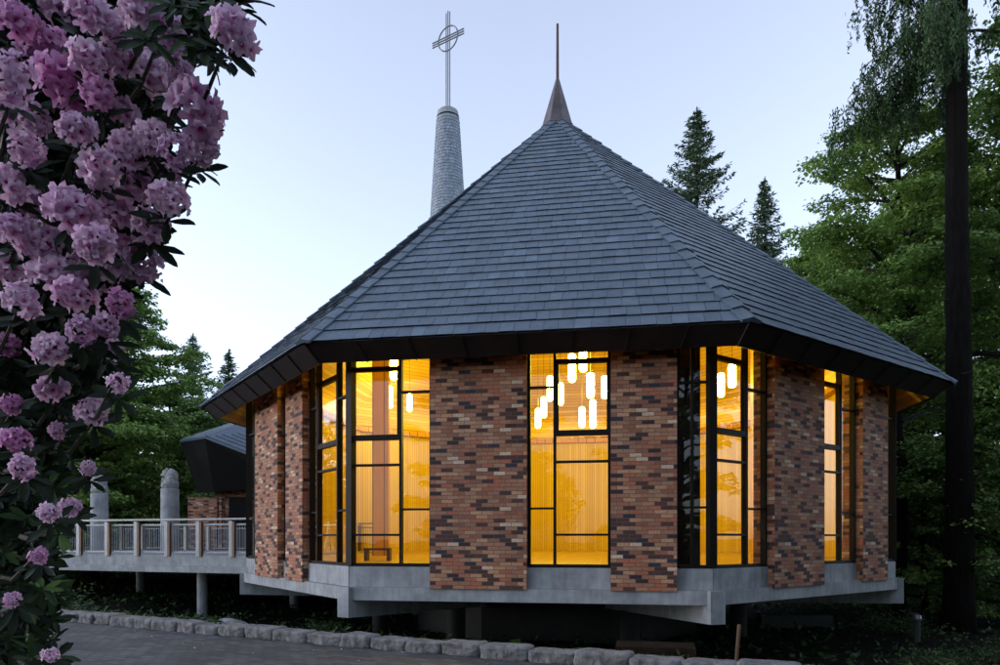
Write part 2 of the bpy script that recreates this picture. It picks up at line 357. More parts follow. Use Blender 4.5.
def ring(mb, r0, h0, r1, h1, faces=range(8)):   # band between two octagons; UV in metres
    for i in faces:
        s = math.hypot((r0-r1)*C8, h1-h0)
        mb.quad([corner(i, r0, h0), corner(i+1, r0, h0), corner(i+1, r1, h1), corner(i, r1, h1)], [(-r0*S8, 0), (r0*S8, 0), (r1*S8, s), (-r1*S8, s)])
chapel = empty('chapel', (CX, CZ, -3.0), 'octagonal brick chapel with steep blue grey shingled roof and glowing yellow windows', 'chapel')
APW = RW*C8; PR = .2
SL = (15.15-HE)/(RE*C8)            # roof pitch
# roof deck, shingles, hips
mb = MB(); ring(mb, RE-.02, HE-.03, .15, HE-.03+(RE-.17)*C8*SL)
roof = mb.build('roof', M['slate'], chapel, fix=False)
S = math.hypot(RE*C8, RE*C8*SL); cosr = RE*C8/S; sinr = RE*C8*SL/S
def RP(i, t, s, lift):             # point on roof face i at slope distance s from the eave
    return P(i, t, RE*C8-s*cosr+lift*sinr, HE+s*sinr+lift*cosr)
E_ = .405; ncourse = int((S-.45)/E_)
mb = MB()
for i in range(8):
    for j in range(ncourse):
        s0 = j*E_-(.04 if j == 0 else 0); s1 = s0+E_+.03
        w0 = RE*S8*(1-max(s0, 0)/S); w1 = RE*S8*(1-s1/S)
        t = -w0-rng.random()*.3
        while t < w0:
            wd = .31*rng.uniform(.86, 1.14); a, b = max(t, -w0), min(t+wd, w0)
            t += wd
            if b-a < .03: continue
            a1, b1 = max(a, -w1), min(b, w1)
            a1 = min(a1, w1); b1 = max(b1, -w1)
            if b1 < a1: a1 = b1 = (a1+b1)/2
            g_ = .0035; up = .036+rng.uniform(-.004, .006); dr = rng.uniform(-.008, .008); j1 = rng.uniform(-.003, .003)
            q = [RP(i, a+g_, s0+dr, up+j1), RP(i, b-g_, s0+dr, up-j1), RP(i, max(b1-g_, a1), s1, .010), RP(i, min(a1+g_, b1), s1, .010)]
            lo = [RP(i, a+g_, s0+dr+.05, -.004), RP(i, b-g_, s0+dr+.05, -.004)]
            k = len(mb.v); mb.v += q+lo
            mb.f += [(k, k+1, k+2, k+3), (k+4, k+5, k+1, k), (k+4, k, k+3), (k+5, k+2, k+1)]; mb.uv += [(0, 0)]*14
mb.build('shingles', M['slate'], roof, fix=False)
mb = MB()
for i in range(8):
    c0 = Vector(corner(i, RE, HE)); c1 = Vector((CX, CZ, HE+RE*C8*SL)); u = (c1-c0).normalized(); Lh = (c1-c0).length
    fn = []
    for q in (i-1, i):
        n, d = fr(q); fn.append(Vector((n.x*sinr, n.y*sinr, cosr)))
    wl = u.cross(fn[0]).normalized(); wr = fn[1].cross(u).normalized()
    if wl.dot(Vector((*fr(i-1)[1], 0))) > 0: wl = -wl
    if wr.dot(Vector((*fr(i)[1], 0))) < 0: wr = -wr
    up = (fn[0]+fn[1]).normalized(); ll = .50; k_ = 0; s = -.06
    while s < Lh-.5:
        a = c0+u*s; b = c0+u*(s+ll+.05); W = .20
        j = rng.uniform(-.01, .01)
        la, lb = .095+j, .045
        T = [a+wl*W+fn[0]*(la-.02), a+up*la, a+wr*W+fn[1]*(la-.02), b+wl*W+fn[0]*lb, b+up*(lb+.01), b+wr*W+fn[1]*lb]
        B = [a+wl*W+fn[0]*.02, a, a+wr*W+fn[1]*.02, b+wl*W, b, b+wr*W]
        k = len(mb.v); mb.v += [tuple(x) for x in T+B]
        for f in ((0, 1, 4, 3), (1, 2, 5, 4), (6, 7, 1, 0), (7, 8, 2, 1), (6, 0, 3, 9), (8, 11, 5, 2)):
            mb.f.append(tuple(k+x for x in f)); mb.uv += [(0, 0)]*4
        s += ll
mb.build('ridge_cap', M['slate'], roof, fix=False)
# fascia with seams
mb = MB()
for i in range(8):
    o0, o1 = corner(i, RE-.03, HE-.035), corner(i+1, RE-.03, HE-.035)
    mb.quad([corner(i, RF, HF), corner(i+1, RF, HF), o1, o0])
    mb.quad([corner(i, RF, HF), corner(i+1, RF, HF), corner(i+1, RF-.06, HF+.02), corner(i, RF-.06, HF+.02)])
    for k in range(8):
        t = (k/8)*2-1
        a = P(i, t*RF*S8, RF*C8+.012, HF-.012); b = P(i, t*RE*S8, RE*C8-.015, HE-.045)
        mb.beam(a, b, .022, .03, up=(*fr(i)[1], 0))
mb.build('fascia', M['copper'], chapel)
# ceiling/soffit : one sloping wood deck that runs from the fascia over the glass to the ridge
mb = MB(); ring(mb, RF-.05, HF+.02, .1, HF+.02+(RF-.15)*C8*SL)
mb.build('ceiling', M['ceilwood'], chapel, fix=False)
# walls: face -> brick piers and windows. n = narrow column (transoms high & low), w = wide opening light
PAT = {0: ([(-2.08, .09), (1.9, 3.28)], [(-4.03, -2.08, 'wn', .62), (.09, 1.9, 'nw', .33), (3.28, 4.03, 'nn', .45)]),
       1: ([(-2.07, .03), (1.89, 3.22)], [(-4.03, -2.07, 'wn', .62), (.03, 1.89, 'wn', .62), (3.22, 4.03, 'n', 1)]),
       7: ([(-2.57, -.46), (.21, 1.49)], [(-4.03, -2.57, 'nn', .5), (-.46, .21, 'n', 1), (1.49, 4.03, 'nwn', .2)])}
for q in (2, 3, 4, 5, 6): PAT[q] = PAT[0]
pier_h1 = lambda ap: HF+.02+(RF*C8-.05-ap)*SL
for i, (piers, wins) in PAT.items():
    for a, b in piers:
        mb = MB(); o = APW+PR
        z1a, z1b = pier_h1(o)-.02, pier_h1(APW-.35)-.02
        mb.hexa([P(i, a, o, HS-.02), P(i, b, o, HS-.02), P(i, b, APW-.35, HS-.02), P(i, a, APW-.35, HS-.02)],
                [P(i, a, o, z1a), P(i, b, o, z1a), P(i, b, APW-.35, z1b), P(i, a, APW-.35, z1b)])
        mb.build('brick_pier', M['brick'], chapel)
    for a, b, pat, fr0 in wins:
        top = pier_h1(APW)-.02
        fm = MB(); pn = MB(); D0, D1 = APW-.13, APW
        ea = .035 if abs(a+4.03) > .01 else .0; eb = .035 if abs(b-4.03) > .01 else .0
        cw = .06
        cols = []; W_ = b-a
        if len(pat) == 3: sp = [a, a+W_*.2, a+W_*.71, b]
        elif len(pat) == 2: sp = [a, a+W_*fr0, b]
        else: sp = [a, b]
        fbox(fm, i, a, b, D0-.02, D1+.012, HW-.03, HW+.045)
        fbox(fm, i, a, b, D0-.02, D1-.01, top-.08, top)
        for k, t in enumerate(sp):
            hw = .03
            if abs(abs(t)-4.03) < .01: c0, c1 = (t, t+.075) if t < 0 else (t-.075, t)
            else: c0, c1 = t-hw, t+hw
            if k == 0 and abs(t+4.03) > .01: c0, c1 = t, t+.06
            if k == len(sp)-1 and abs(t-4.03) > .01: c0, c1 = t-.06, t
            fbox(fm, i, c0, c1, D0, D1+.006, HW+.045, top-.08)
        for k, ch in enumerate(pat):
            l, r_ = sp[k]+.03, sp[k+1]-.03
            bars = [(3.33, .045), (.66, .045)] if ch == 'n' else [(3.88, .10), (2.31, .12), (1.68, .05), (.08, .05)]
            for h, th in bars: fbox(fm, i, l, r_, D0+.01, D1-.004, h-th/2, h+th/2)
            if ch == 'w':
                for x0, x1 in ((l, l+.055), (r_-.055, r_)): fbox(fm, i, x0, x1, D0+.02, D1-.008, 2.37, 3.83)
        fbox(pn, i, a+.01, b-.01, APW-.075, APW-.065, HW+.02, top-.03)
        fo = fm.build('window', M['frame'], chapel, fix=True)
        pn.build('pane', M['glass'], fo)
        sm = MB(); fbox(sm, i, a, b, APW-.30, APW+.03, HS+.003, HW-.03)
        sm.build('sill', M['concrete'], chapel)
for i in range(8):               # stout corner mullions
    mb = MB(); c = corner(i, RW-.04, 0); mb.box((c[0], c[1], (HW+4.6)/2), (.17, .17, 4.6-HW), -TH+R(45*i-22.5))
    mb.build('corner_mullion', M['frame'], chapel)
# floor slab, ledge and beams
mb = MB()
for i in range(8):
    q = [corner(i, RS, 0), corner(i+1, RS, 0)]
    b = [(q[0][0], q[0][1], HS-.30), (q[1][0], q[1][1], HS-.30), (CX, CZ, HS-.30)]
    mb.quad([(x, y, HS) for x, y, _ in b]); mb.quad(b[::-1])
    mb.quad([corner(i, RS, HS-.30), corner(i+1, RS, HS-.30), corner(i+1, RS, HS), corner(i, RS, HS)], [(0, 0), (8, 0), (8, .3), (0, .3)])
mb.build('floor_slab', M['concrete'], chapel)
mb = MB()
ring(mb, RW-.32, HW+.005, .05, HW+.005)
mb.build('timber_floor', M['floorwood'], chapel, fix=False)
for i in range(8):
    c = Vector(corner(i, RS+.06, 0)).xy-Vector((CX, CZ)); u = c.normalized(); sd_ = Vector((-u.y, u.x))*.17
    o = Vector((CX, CZ)); r0, r1 = RS+.06, 3.0
    A = o+u*r0; B = o+u*r1
    mb = MB()
    mb.hexa([(*(A+sd_), -1.80), (*(A-sd_), -1.80), (*(B-sd_), -2.1), (*(B+sd_), -2.1)], [(*(A+sd_), HS-.003), (*(A-sd_), HS-.003), (*(B-sd_), HS-.31), (*(B+sd_), HS-.31)])
    mb.build('floor_beam', M['concrete'], chapel)
    c = o+u*6.3; gh = ground_h(c.x, c.y)
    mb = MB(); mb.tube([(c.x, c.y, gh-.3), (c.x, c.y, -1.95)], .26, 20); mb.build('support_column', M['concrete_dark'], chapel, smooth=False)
mb = MB()
for i in range(8):
    mb.hexa([corner(i, 5, -3.6), corner(i+1, 5, -3.6), corner(i+1, 4.8, -3.6), corner(i, 4.8, -3.6)], [corner(i, 5, -1.42), corner(i+1, 5, -1.42), corner(i+1, 4.8, -1.42), corner(i, 4.8, -1.42)])
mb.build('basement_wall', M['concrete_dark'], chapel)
# copper cap and spike
mb = MB(); z0 = HE+RE*C8*SL-.62
for i in range(8):
    mb.quad([corner(i, .66, z0), corner(i+1, .66, z0), corner(i+1, .60, z0+.13), corner(i, .60, z0+.13)])
    mb.quad([corner(i, .60, z0+.13), corner(i+1, .60, z0+.13), corner(i+1, .07, z0+1.95), corner(i, .07, z0+1.95)])
cap = mb.build('roof_cap', M['capcopper'], chapel)
mb = MB(); mb.tube([(CX, CZ, z0+1.9), (CX, CZ, z0+3.95)], [.055, .045], 8); mb.build('spike', M['darkwood'], cap)
# interior: slatted wood wall, cove lamps, column, bench
mb = MB()
for i in range(2, 7):
    L_ = 9.05*math.tan(math.pi/8)
    fbox(mb, i, -L_, L_, 8.95, 9.05, HW+.01, 4.75)
iw = mb.build('inner_wall', M['wallwood'], chapel)
mb = MB()
for i in range(2, 7):
    L_ = 8.8*math.tan(math.pi/8)-.02
    fbox(mb, i, -L_, L_, 8.72, 8.94, 4.62, 4.67)
    fbox(mb, i, -L_, L_, 8.70, 8.72, 4.62, 4.82)
    for k in range(40):
        t = -L_+(k+.5)*2*L_/40; fbox(mb, i, t-.035, t+.035, 8.68, 8.70, 4.66, 4.78)
mb.build('cove_shelf', M['colwood'], chapel)
mb = MB()
for i in range(2, 7):
    L_ = 8.8*math.tan(math.pi/8)-.05; fbox(mb, i, -L_, L_, 8.78, 8.88, 4.68, 4.74)
mb.build('cove_light', M['cove'], chapel)
for (x0, x1, Z) in ((373, 389, 24.5), (752, 759, 22)):
    a, b = px(x0, 538, Z), px(x1, 538, Z)
    n_ = math.dist((a.x, a.y), (CX, CZ))
    mb = MB(); mb.box(((a.x+b.x)/2, Z, (HW+HF+(RF-n_)*C8*SL)/2-.1), (b.x-a.x, .3, HF+(RF-n_)*C8*SL-HW-.2)); mb.build('wood_column', M['colwood'], chapel)
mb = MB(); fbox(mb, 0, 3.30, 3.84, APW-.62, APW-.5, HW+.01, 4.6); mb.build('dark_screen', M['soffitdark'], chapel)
for x0, x1, Z, hh in ((365, 391, 18.9, .35), (438, 470, 21, .4)):
    a, b = px(x0, 538, Z), px(x1, 538, Z)
    be = empty('bench', ((a.x+b.x)/2, Z, HW), 'low dark wooden bench behind the %s window' % ('left corner' if x0 < 400 else 'second brick pier'), 'bench')
    mb = MB(); mb.box(((a.x+b.x)/2, Z, HW+hh-.03), (b.x-a.x, .4, .06)); mb.build('seat', M['darkwood'], be)
    for s in (0, 1):
        mb = MB(); xx = a.x+.05 if s == 0 else b.x-.05; mb.box((xx, Z, HW+(hh-.06)/2+.006), (.08, .36, hh-.06)); mb.build('leg', M['darkwood'], be)

# pendant lamps, each its own thing:  (x, ytop, ybottom, width px, label)
PEND = [(572, 354, 382, 9, 'largest glowing cylinder lamp hanging highest at the middle window\'s left light'),
 (583, 350, 371.6, 9, 'glowing cylinder lamp hanging highest beside the tall one, under the middle window\'s top bar'),
 (590.5, 373, 398, 9, 'glowing cylinder lamp hanging directly above another one in the middle window'),
 (593, 400, 428, 7.4, 'glowing cylinder lamp hanging lowest and farthest right in the middle window'),
 (582, 407, 427.5, 7, 'glowing cylinder lamp hanging alone low on a long cord in the middle window'),
 (560.5, 383, 405, 7, 'glowing cylinder lamp half hidden just right of the middle window\'s upright bar'),
 (550, 376, 401, 7, 'highest of three glowing lamps stepping down in the narrow light of the middle window'),
 (543.7, 397, 417.6, 6.6, 'middle one of three glowing lamps stepping down in the narrow light'),
 (538, 408.6, 428, 6.6, 'lowest of three glowing lamps stepping down in the narrow light'),
 (604.5, 376, 398.7, 7, 'glowing cylinder lamp cut by the right frame of the middle window'),
 (393.8, 358, 379.6, 9, 'bright lamp crossed by the top bar of the left corner window'),
 (390, 386, 408, 5.2, 'slim dimmer lamp low in the wide light of the left corner window'),
 (409.5, 394, 411.5, 5.5, 'small lamp in the narrow light of the left corner window'),
 (732, 364, 387.5, 9, 'higher right one of two lamps in the right corner window'),
 (721, 373, 397, 7.6, 'lower left one of two lamps in the right corner window')]
for (x, yt, yb, wd, lab) in PEND:
    Z = min(28.5, .26*F/wd); top = px(x, yt, Z); bot = px(x, yb, Z); r = .108
    root = empty('pendant_lamp', tuple(bot), lab, 'pendant lamp', 'glowing cylinder lamps hanging in the chapel')
    mb = MB(); mb.tube([bot, bot+Vector((0, 0, .02)), bot+Vector((0, 0, .07)), top-Vector((0, 0, .07)), top-Vector((0, 0, .02)), top], [r*.45, r*.8, r, r, r*.8, r*.45], 16); mb.build('lamp_shade', M['lamp'], root, smooth=True)
    dd = math.dist((top.x, top.y), (CX, CZ)); hc = HF+(RF-max(.6, dd/C8))*C8*SL
    mb = MB(); mb.tube([top, (top.x, top.y, hc-.02)], .008, 4); mb.build('cord', M['cord'], root)

# ------------------------------------------------------------------ spire with cross
SX, SY = px(448, 0, 44).x, 44
sp = empty('spire', (SX, SY, -2.8), 'slender round spire of pale shingles topped by a thin metal ringed cross', 'spire')
zc = (YH-118)/F*44; zb = (YH-212)/F*44; rt = 10.8/F*44; rb = 16.5/F*44
rad_at = lambda z: rt+(zc-z)*(rb-rt)/(zc-zb)*1.05
mb = MB(); mb.tube([(SX, SY, -3), (SX, SY, zc)], [rad_at(-3)-.03, rt-.03], 32); core = mb.build('spire_tower', M['spire_slate'], sp, smooth=True)
mb = MB(); z = zc-.3; k = 0
while z > 10:
    r0 = rad_at(z)
    nsh = 54; off = (k % 2)*.5+rng.random()*.2
    for j in range(nsh):
        a0 = 2*math.pi*(j+off+.03)/nsh; a1 = 2*math.pi*(j+off+.97)/nsh; dz = rng.uniform(-.02, .02); q = rng.uniform(0, .012)
        def c(a, r, z_): return (SX+r*math.cos(a), SY+r*math.sin(a), z_)
        kk = len(mb.v)
        mb.v += [c(a0, r0+.035+q, z+dz), c(a1, r0+.035+q, z+dz), c(a1, r0, z+.23), c(a0, r0, z+.23), c(a0, r0-.03, z+dz), c(a1, r0-.03, z+dz)]
        mb.f += [(kk, kk+1, kk+2, kk+3), (kk+4, kk+5, kk+1, kk), (kk+4, kk, kk+3), (kk+5, kk+2, kk+1)]; mb.uv += [(0, 0)]*14
    z -= .20; k += 1
mb.build('shingles', M['spire_slate'], core, fix=False)
mb = MB(); mb.tube([(SX, SY, zc-.10), (SX, SY, zc-.02)], rt+.03, 32); mb.build('dark_band', M['frame'], sp)
mb = MB(); mb.tube([(SX, SY, zc), (SX, SY, zc+.36), (SX, SY, zc+.44), (SX, SY, zc+.46)], [rt+.03, rt-.04, rt-.14, rt-.3], 32); mb.build('spire_cap', M['concrete'], sp, smooth=False)
cd = Vector((math.cos(R(-32.5)), math.sin(R(-32.5)), 0)); zt = (YH-11)/F*44; zx = (YH-38.5)/F*44
cr = MB()
SY_ = Vector((SX, SY, 0))
for o in (-.14, 0, .14):
    b = SY_+cd*o; cr.tube([b+Vector((0, 0, zc+.4)), b+Vector((0, 0, zt-(.1 if o else 0)))], .035, 6)
for o in (-.15, 0, .15):
    cr.tube([SY_-cd*1.24+Vector((0, 0, zx+o)), SY_+cd*1.24+Vector((0, 0, zx+o))], .042, 6)
cross = cr.build('cross', M['steel'], sp)
rg = MB(); pts = [SY_+Vector((0, 0, zx))+cd*math.cos(t)*.76+Vector((0, 0, 1))*math.sin(t)*.76 for t in np.linspace(0, 2*math.pi, 33)]
rg.tube(pts, .045, 6, cap=False); rg.build('ring', M['steel'], cross)

# ------------------------------------------------------------------ footbridge deck, railings
B0 = Vector((-8.05, 22.45)); bd = Vector((-7.73, 2.7)).normalized(); bn = Vector((bd.y, -bd.x)); bn = bn if bn.y > 0 else -bn
LB = 17.0; DEC = -.56
bridge = empty('footbridge', (B0.x, B0.y, DEC), 'pale concrete footbridge deck on a round column, joining the chapel at its far side', 'bridge')
def bp_(s, d, h): q = B0+bd*s+bn*d; return (q.x, q.y, h)
def bbox(mb, s0, s1, d0, d1, h0, h1):
    mb.hexa([bp_(s0, d0, h0), bp_(s0, d1, h0), bp_(s1, d1, h0), bp_(s1, d0, h0)], [bp_(s0, d0, h1), bp_(s0, d1, h1), bp_(s1, d1, h1), bp_(s1, d0, h1)])
mb = MB(); bbox(mb, -.35, LB, 0, 8, DEC-.36, DEC); bbox(mb, -.35, LB, -.10, 8, DEC-.58, DEC-.36-.003); mb.build('deck_slab', M['concrete'], bridge)
for s_, d_ in ((3.05, 1.2), (3.05, 6.5), (11.5, 1.2), (11.5, 6.5)):
    q = bp_(s_, d_, 0); mb = MB(); mb.tube([(q[0], q[1], ground_h(q[0], q[1])-.4), (q[0], q[1], DEC-.585)], .18, 20); mb.build('support_column', M['concrete'], bridge, smooth=False)
def railing(d, label, name='railing', seg=None):
    r = empty(name, bp_(0, d, DEC), label, 'railing', 'metal railings along the footbridge')
    mb = MB(); a, b = bp_(0, d, DEC+1.2), bp_(LB, d, DEC+1.2); mb.beam(a, b, .12, .06); mb.build('top_rail', M['railmetal'], r)
    mb = MB(); mb.beam(bp_(0, d, DEC+1.03), bp_(LB, d, DEC+1.03), .035, .04); mb.beam(bp_(0, d, DEC+.10), bp_(LB, d, DEC+.10), .035, .04)
    s = .06
    while s < LB-.05:
        q = bp_(s, d, 0); mb.box((q[0], q[1], DEC+.565), (.018, .018, .90)); s += .105
    mb.build('balusters', M['railmetal'], r)
    s = .78
    while s < LB:
        a = math.atan2(bd.y, bd.x)
        q = bp_(s, d-.06, 0); mb = MB(); mb.box((q[0], q[1], DEC+.54), (.14, .07, 1.18), a); po = mb.build('post', M['railmetal'], r)
        q = bp_(s-.12, d-.05, 0); mb = MB(); mb.box((q[0], q[1], DEC+.52), (.08, .09, 1.16), a); mb.build('wood_cheek', M['postwood'], po)
        s += 1.34
    return r
railing(.05, 'pale metal railing with thin balusters and brown wood post cheeks on the near deck edge')
railing(7.9, 'pale metal railing along the far deck edge behind the carved columns')
# ------------------------------------------------------------------ carved stone columns
def carved_column(cxp, Z, wpx, ytop, label, seed):
    b = px(cxp, 538, Z); rr = wpx/2/F*Z; top = (YH-ytop)/F*Z; hh = rr*2.5; sh = top-hh
    root = empty('stone_column', (b.x, Z, DEC), label, 'carved column', 'round stone columns with carved animal tops')
    mb = MB(); mb.tube([(b.x, Z, DEC), (b.x, Z, DEC+.05), (b.x, Z, sh-.02), (b.x, Z, sh)], [rr*1.0, rr, rr*.97, rr*.93], 28); mb.build('shaft', M['concrete'], root, smooth=False)
    bm = bmesh.new()
    def blob(x, y, z, sx, sy, sz):
        r = bmesh.ops.create_icosphere(bm, subdivisions=3, radius=1)
        for v in r['verts']: v.co = Vector((b.x+(x+v.co.x*sx)*rr, Z+(y+v.co.y*sy)*rr, sh+(z+v.co.z*sz)*rr))
    blob(.12, 0, .55, .82, .85, 1.0)        # hunched back
    blob(.22, 0, 1.35, .66, .7, .95)        # shoulders
    blob(-.32, 0, 1.75, .52, .55, .52)      # head
    blob(-.72, -.02, 1.58, .30, .34, .22)   # muzzle
    blob(-.15, -.38, 2.18, .16, .13, .20); blob(-.15, .38, 2.18, .16, .13, .20)   # ears
    blob(-.62, -.3, .75, .22, .24, .55); blob(-.62, .3, .75, .22, .24, .55)       # forelegs
    blob(-.2, -.62, .3, .55, .28, .42); blob(-.2, .62, .3, .55, .28, .42)         # haunches
    blob(-.58, -.34, 1.88, .10, .12, .10); blob(-.58, .34, 1.88, .10, .12, .10)
    me = bpy.data.meshes.new('carved_animal'); bm.to_mesh(me); bm.free(); me.materials.append(M['stone'])
    o = link('carved_animal', me, None, root)
    rm = o.modifiers.new('remesh', 'REMESH'); rm.mode = 'VOXEL'; rm.voxel_size = rr*.055
    tx = bpy.data.textures.new('chisel', 'CLOUDS'); tx.noise_scale = .11
    dm = o.modifiers.new('chisel', 'DISPLACE'); dm.texture = tx; dm.strength = rr*.16; dm.mid_level = .5
carved_column(170, 27.2, 17.5, 467, 'taller stone column with a carved crouching animal on top, nearer the chapel', 1)
carved_column(99.5, 29.2, 16.5, 473, 'stone column with a carved crouching animal on top, nearer the rhododendron', 2)

# ------------------------------------------------------------------ pavilion behind the bridge
PX, PY = -13.2, 37.5
pav = empty('pavilion', (PX, PY, DEC), 'low brick pavilion with a dark deep eaved shingle roof behind the footbridge', 'pavilion')
A_, B_, C_, E_2, G_ = px(180, 440, 35.5), px(205, 436, 34), px(290, 469, 34), px(290, 404, 41), px(183, 438, 43)
mb = MB()
def thick(mb, pts, d):
    d = Vector(d); n_ = len(pts); mb.quad([tuple(p) for p in pts]); mb.quad([tuple(p+d) for p in pts[::-1]])
    for i in range(n_): mb.quad([tuple(pts[i]), tuple(pts[i]+d), tuple(pts[(i+1) % n_]+d), tuple(pts[(i+1) % n_])])
thick(mb, [B_, C_, E_2], (0, 0, -.12)); thick(mb, [A_, B_, E_2, G_], (0, 0, -.12))
pr = mb.build('roof', M['slate'], pav)
mb = MB()
nr = (C_-B_).cross(E_2-B_).normalized(); nr = nr if nr.z > 0 else -nr
for j in range(20):
    for k in range(34):
        u0, u1 = k/26+(j % 2)*.019, (k+.96)/26+(j % 2)*.019; v0, v1 = j/20, (j+1.1)/20
        # trapezoid between the eave B-C and the hip B-E
        def Q(u, v, l): return tuple(B_.lerp(C_, min(1, v+(1-v)*u)).lerp(E_2, v)+nr*l)
        if u1 > 1: continue
        kk = len(mb.v); mb.v += [Q(u0, v0, .06), Q(u1, v0, .06), Q(u1, v1, .02), Q(u0, v1, .02), Q(u0, v0, .0), Q(u1, v0, .0)]
        mb.f += [(kk, kk+1, kk+2, kk+3), (kk+4, kk+5, kk+1, kk)]; mb.uv += [(0, 0)]*8
mb.build('shingles', M['slate'], pr, fix=False)
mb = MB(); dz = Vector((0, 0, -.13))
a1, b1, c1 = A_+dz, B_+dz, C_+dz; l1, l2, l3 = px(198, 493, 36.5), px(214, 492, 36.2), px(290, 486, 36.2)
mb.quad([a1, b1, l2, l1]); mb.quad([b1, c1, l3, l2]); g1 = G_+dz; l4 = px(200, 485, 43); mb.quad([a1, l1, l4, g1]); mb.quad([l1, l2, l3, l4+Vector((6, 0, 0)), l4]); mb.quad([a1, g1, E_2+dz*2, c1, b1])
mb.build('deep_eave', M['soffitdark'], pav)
mb = MB(); p0, p1 = px(215, 538, 37.2), px(290, 538, 37.2); zt_ = px(0, 487, 37.2).z
mb.hexa([(p0.x, p0.y, DEC), (p1.x, p1.y, DEC), (p1.x, p1.y+3, DEC), (p0.x, p0.y+3, DEC)], [(p0.x, p0.y, zt_), (p1.x, p1.y, zt_), (p1.x, p1.y+3, zt_), (p0.x, p0.y+3, zt_)])
mb.build('wall', M['brick'], pav)
a = px(229, 538, 37.15); b = px(246, 538, 37.15); mb = MB(); mb.box(((a.x+b.x)/2, 37.16, (DEC+px(0, 497, 37.15).z)/2), (b.x-a.x, .06, px(0, 497, 37.15).z-DEC-.01)); mb.build('dark_opening', M['soffitdark'], pav)  # near-black sheet painted as the shade inside the wall opening
for k, (x0, x1, Z) in enumerate(((190, 219, 35.0), (221, 223.5, 34.6))):
    a, b = px(x0, 538, Z), px(x1, 538, Z); mb = MB(); mb.box(((a.x+b.x)/2, Z, (DEC+(YH-498)/F*Z)/2), (b.x-a.x, .5, (YH-498)/F*Z-DEC)); mb.build('brick_pier', M['brick'], pav)
# ground-level slab of the pavilion plaza
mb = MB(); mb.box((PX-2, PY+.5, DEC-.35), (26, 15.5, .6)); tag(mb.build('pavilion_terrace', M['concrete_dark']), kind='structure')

# ------------------------------------------------------------------ kerb stones
ORD = ['first', 'second', 'third', 'fourth', 'fifth', 'sixth', 'seventh', 'eighth', 'ninth', 'tenth', 'eleventh', 'twelfth', 'thirteenth', 'fourteenth', 'fifteenth',
       'sixteenth', 'seventeenth', 'eighteenth', 'nineteenth', 'twentieth', 'twenty-first', 'twenty-second', 'twenty-third', 'twenty-fourth', 'twenty-fifth', 'twenty-sixth', 'twenty-seventh', 'twenty-eighth', 'twenty-ninth', 'thirtieth']
def kerb_stone(c, L_, Wd, H_, rz, seed, label):
    bm = bmesh.new(); bmesh.ops.create_cube(bm, size=1)
    bmesh.ops.subdivide_edges(bm, edges=bm.edges[:], cuts=9, use_grid_fill=True)
    cs, sn = math.cos(rz), math.sin(rz)
    for v in bm.verts:
        q = v.co.copy(); e = Vector((q.x*2, q.y*2, q.z*2))
        # round the edges
        ln = (abs(e.x)**10+abs(e.y)**8+abs(e.z)**9)**(1/9.); e2 = e/max(ln, 1e-6)
        x, y, z = e2.x*L_/2, e2.y*Wd/2, e2.z*H_/2
        n1 = mnoise.noise(Vector((x*3.1+seed*7.3, y*3.1, z*3.1)))*.075+mnoise.noise(Vector((x*9+seed*3, y*9, z*9)))*.05+mnoise.noise(Vector((x*24+seed, y*24, z*24)))*.022
        s = 1+n1/.25*(1.0 if e.z < .8 else .45)
        x *= 1+.6*n1; y *= s; z *= (s if e.z < .5 else 1+n1/.25*.45)
        v.co = Vector((x*cs-y*sn, x*sn+y*cs, z))
    me = bpy.data.meshes.new('kerb_stone'); bm.to_mesh(me); bm.free(); me.materials.append(M['kerb'])
    me.polygons.foreach_set('use_smooth', [True]*len(me.polygons))
    o = bpy.data.objects.new('kerb_stone', me); COL.objects.link(o); o.location = c
    tag(o, label, 'kerb stone', 'rough granite stones edging the path')
x = -9.0; k = 0
rs = random.Random(3)
while x < 4.6 and k < 30:
    L_ = rs.uniform(.46, .70); s_ = -.498+.008*(x+3); dx = L_/math.hypot(1, s_); xm = x+dx/2
    H_ = rs.uniform(.17, .22)
    kerb_stone((xm, curb_y(xm)+.17, -1.6+H_/2-.03), L_*1.02, .34, H_, math.atan(s_)+rs.uniform(-.04, .04), k+1,
               '%s rough grey %s kerb stone counted from the rhododendron end' % (ORD[k], 'long' if L_ > .6 else 'short' if L_ < .52 else 'granite'))
    x += dx+.012; k += 1

